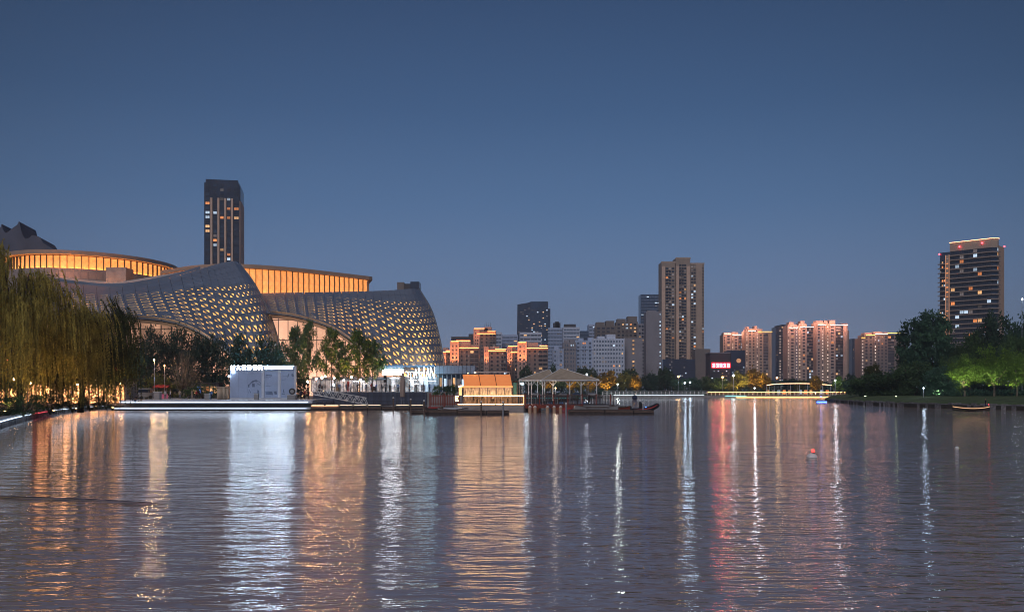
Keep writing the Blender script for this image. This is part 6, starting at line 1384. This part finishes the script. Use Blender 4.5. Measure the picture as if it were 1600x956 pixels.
while xx < X(1332, 446):
    link('rail_post', rpm, pr_, (xx - qx, -.6, 1.3 if xx < X(1108, 446) else 1.15)); xx += 2.1
for z_ in (2.1, 3.0): MB().box(X(942, 446) - qx, X(1107, 446) - qx, -.64, -.56, z_, z_ + .14).build('rail', m_white, pr_, fix=False)
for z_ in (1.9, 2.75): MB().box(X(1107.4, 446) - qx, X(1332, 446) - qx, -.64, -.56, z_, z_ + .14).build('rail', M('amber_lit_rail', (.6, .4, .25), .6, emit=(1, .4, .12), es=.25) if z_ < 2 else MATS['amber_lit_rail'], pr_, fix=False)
br = empty('canopy_bridge', (X(1250, 458), 458, 1.2)); tag(br, 'long curved canopy walkway with a glowing warm roof edge', 'walkway'); bx_ = X(1250, 458)
pts = [(1198, 602.5), (1215, 600.5), (1250, 599.8), (1280, 600.8), (1307, 603.5)]
c = curve([(X(x, 458) - bx_, 0, Z(y, 458) - 1.2) for x, y in pts], 5)
mb = MB()
for a, b_ in zip(c, c[1:]): mb.poly([a, b_, b_ + Vector((0, 5, 0)), a + Vector((0, 5, 0))]); mb.poly([a + Vector((0, 0, .5)), b_ + Vector((0, 0, .5)), b_ + Vector((0, 5, .5)), a + Vector((0, 5, .5))]); mb.poly([a, b_, b_ + Vector((0, 0, .5)), a + Vector((0, 0, .5))])
mb.build('canopy_roof', m_conc, br); MB().tube([p + Vector((0, -.2, .3)) for p in c], .16, 5).build('roof_light_line', M('bridge_led', (.8, .6, .4), emit=(1, .55, .3), es=3.5), br)
for i, p in enumerate(c[::2]): MB().tube([(p.x, .6, 0), (p.x, .6, p.z)], .14, 6).build('column', m_pale, br); MB().tube([(p.x, 4.4, 0), (p.x, 4.4, p.z)], .14, 6).build('column', m_pale, br)
for k in range(12): MB().box(X(1202 + k * 8.5, 458) - bx_, X(1206.5 + k * 8.5, 458) - bx_, 4.7, 4.9, .4, 2.6).build('lit_panel', (w_warm, w_dim, w_cool, w_oran)[k % 4], br, fix=False)
# cars parked behind the pavilion
def car(label, x, Y, zb, col, rz=0):
    o = empty('parked_car', (X(x, Y), Y, zb), rz); tag(o, label, 'car', 'cars parked beyond the pavilion'); mt = M('car_' + col, {'white': (.6, .6, .62), 'black': (.02, .02, .025), 'silver': (.35, .36, .38), 'blue': (.05, .09, .2)}[col], .25, .3) if 'car_' + col not in MATS else MATS['car_' + col]
    MB().prism([(0, 0)], 0, 0) if False else None
    b_ = MB(); b_.v = []; k = [(-2.2, .3), (2.2, .3), (2.25, .75), (1.3, .9), (.7, 1.42), (-1.2, 1.45), (-1.9, .95), (-2.25, .85)]
    b_.v += [(a, -.85, z_) for a, z_ in k] + [(a, .85, z_) for a, z_ in k]; n_ = len(k); b_.f += [tuple(range(n_)), tuple(range(n_, 2 * n_))] + [(i, (i + 1) % n_, n_ + (i + 1) % n_, n_ + i) for i in range(n_)]; b_.m += [0] * (n_ + 2)
    b_.build('body', mt, o); MB().poly([(1.15, -.87, .95), (.65, -.87, 1.36), (-1.15, -.87, 1.38), (-1.7, -.87, .97)]).build('side_window', g_dark, o); MB().box(2.26, 2.3, -.7, -.4, .6, .75).build('headlight', w_cool, o, fix=False)
    for a in (-1.35, 1.4):
        for y_ in (-.88, .7): MB().tube([(a, y_, .33), (a, y_ + .18, .33)], .33, 12).build('wheel', m_black, o)
for lab, x, c_, rz in (('white car parked behind the left pavilion posts', 838, 'white', .1), ('dark car parked behind the pavilion middle', 862, 'black', 0), ('silver car parked left of the middle pavilion post', 881, 'silver', .1), ('blue car parked right of the middle pavilion post', 902, 'blue', 0), ('white car parked behind the right pavilion corner', 926, 'white', -.1)): car(lab, x, 395, 1.0, c_, rz)
# small craft on the water
o = empty('small_boat', (X(1283, 262), 262, 0)); tag(o, 'tiny boat with blue underglow off the tip of the right lawn', 'boat')
MB().prism([(-1.5, -.5), (1.2, -.5), (1.8, 0), (1.2, .5), (-1.5, .5)], -.1, .5).build('hull', m_dark, o); MB().box(-1.5, 1.5, -.56, -.505, .05, .17).build('blue_light_line', e_blue, o, fix=False); MB().box(-.6, .7, -.4, .4, 1.35, 1.45).build('canopy', m_cloth['blue'], o, fix=False)
for a in (-.55, .65):
    for q in (-.35, .35): MB().tube([(a, q, .5), (a, q, 1.35)], .04, 5).build('canopy_post', m_white, o)
MB().ball((-.2, -.45, 1.6), .12, 8, 6).build('blue_lamp', e_blue, o)
o = skiff('low dark boat outlined with an amber light line near the right bank', 1488, 1546, 141, .1, m_wood2, group=None)
if 'group' in o: del o['group']
l = 58 * 141 / F / 2
MB().tube([(t / 6 * l, -.82 * (1 - abs(t / 6) ** 3 * .85) , .5 + .28 * (t / 6) ** 2 - .12) for t in range(-6, 7)], .05, 5).build('light_line', M('boat_amber', (.8, .6, .3), emit=(1, .55, .28), es=.9), o)  # glowing line stands in for the light trail of a moving boat
p = person('boatman in dark clothes standing at the right end of the amber-lined boat', 1540, 141, .35, 'stand', 'black', 'navy', 1.2)
MB().ball((X(1541, 141) - X(1517, 141), -.7, 1.0), .1, 8, 6).build('red_lamp', M('boat_red_lamp', (.7, .1, .1), emit=(1, .06, .08), es=2), o)
o = empty('lamp_buoy', (X(1268.5, 42), 42, 0)); tag(o, 'pale ball buoy carrying a small glowing red lamp', 'buoy')
MB().ball((0, 0, .06), .25, 20, 14, 0, (1, 1, .85)).build('ball_float', M('buoy_grey', (.85, .82, .82), .45, var=.15, scale=4), o, smooth=True); MB().tube([(-.0, 0, .05), (0, 0, .08)], .256, 20).build('band', m_conc, o)
MB().tube([(.06, 0, .26), (.06, 0, .32)], .07, 10).build('lamp_base', m_dark, o); MB().tube([(.06, 0, .322), (.06, 0, .43), (.06, 0, .46)], [.075, .07, .03], 10).build('red_lamp', M('buoy_red', (.7, .1, .1), emit=(1, .07, .06), es=2.4), o)
o = empty('white_float', (X(1495, 49), 49, 0)); tag(o, 'small white float on the water below the right bank', 'float'); MB().ball((0, 0, .05), .11, 12, 8).build('ball', m_white, o, smooth=True); MB().tube([(0, 0, .15), (0, 0, .2)], .03, 6).build('eyelet', m_steel, o)
o = empty('ball_buoy', (X(991.7, 330), 330, 0)); tag(o, 'large dark blue ball buoy in front of the far promenade', 'buoy'); MB().ball((0, 0, .75), 1.0, 14, 10).build('ball', m_cloth['navy'], o, smooth=True); MB().tube([(0, 0, 1.74), (0, 0, 2.1)], .12, 6).build('ring_post', m_dark, o)
rp_ = curve([(X(-80, 28), 28.2, .004), (X(0, 27.2), 27.2, .004), (X(130, 26.4), 26.4, .003), (X(230, 25.5), 25.5, .002), (X(300, 24.9), 24.9, -.03)], 8)
tag(MB().tube(rp_, .009, 5).build('floating_rope', m_black), 'thin dark rope lying across the water at the left', 'rope')

o = empty('deck_lamp', (X(815, 142), 142, 1.1)); tag(o, 'cool white square lamp hanging at the left pavilion post', 'lamp')
MB().box(-.35, .35, -.06, .06, Z(601, 142) - 1.1, Z(597.5, 142) - 1.1).build('lamp_panel', M('cool_panel', (.7, .8, .8), emit=(.6, .9, 1), es=3), o, fix=False); MB().tube([(0, .1, 0), (0, .1, Z(597, 142) - 1.1)], .04, 6).build('post', m_steel, o)
point(o, (.8, 1.5, 2.6), 180, (.75, .92, 1), .4)
o = empty('deck_lamp', (X(868, 139), 139, 1.1)); tag(o, 'small warm lamp on a post under the middle of the larger pavilion', 'lamp'); MB().tube([(0, 0, 0), (0, 0, 2.5)], .04, 6).build('post', m_steel, o); MB().ball((0, 0, 2.6), .09, 8, 6).build('globe', e_warm, o); point(o, (0, -.4, 2.6), 110, (1, .8, .6), .3)

# ---------------------------------------------------------------- evening haze over the lake
mh = bpy.data.materials.new('haze_air'); mh.use_nodes = True; n = mh.node_tree.nodes; n.remove(n['Principled BSDF'])
v = n.new('ShaderNodeVolumePrincipled'); v.inputs['Color'].default_value = (.92, .95, 1, 1); v.inputs['Density'].default_value = .00032; v.inputs['Anisotropy'].default_value = .3
mh.node_tree.links.new(v.outputs[0], n['Material Output'].inputs['Volume'])
tag(MB().box(-1900, 1900, -90, 1700, -2.6, 150).build('haze', mh, fix=True), kind='stuff')
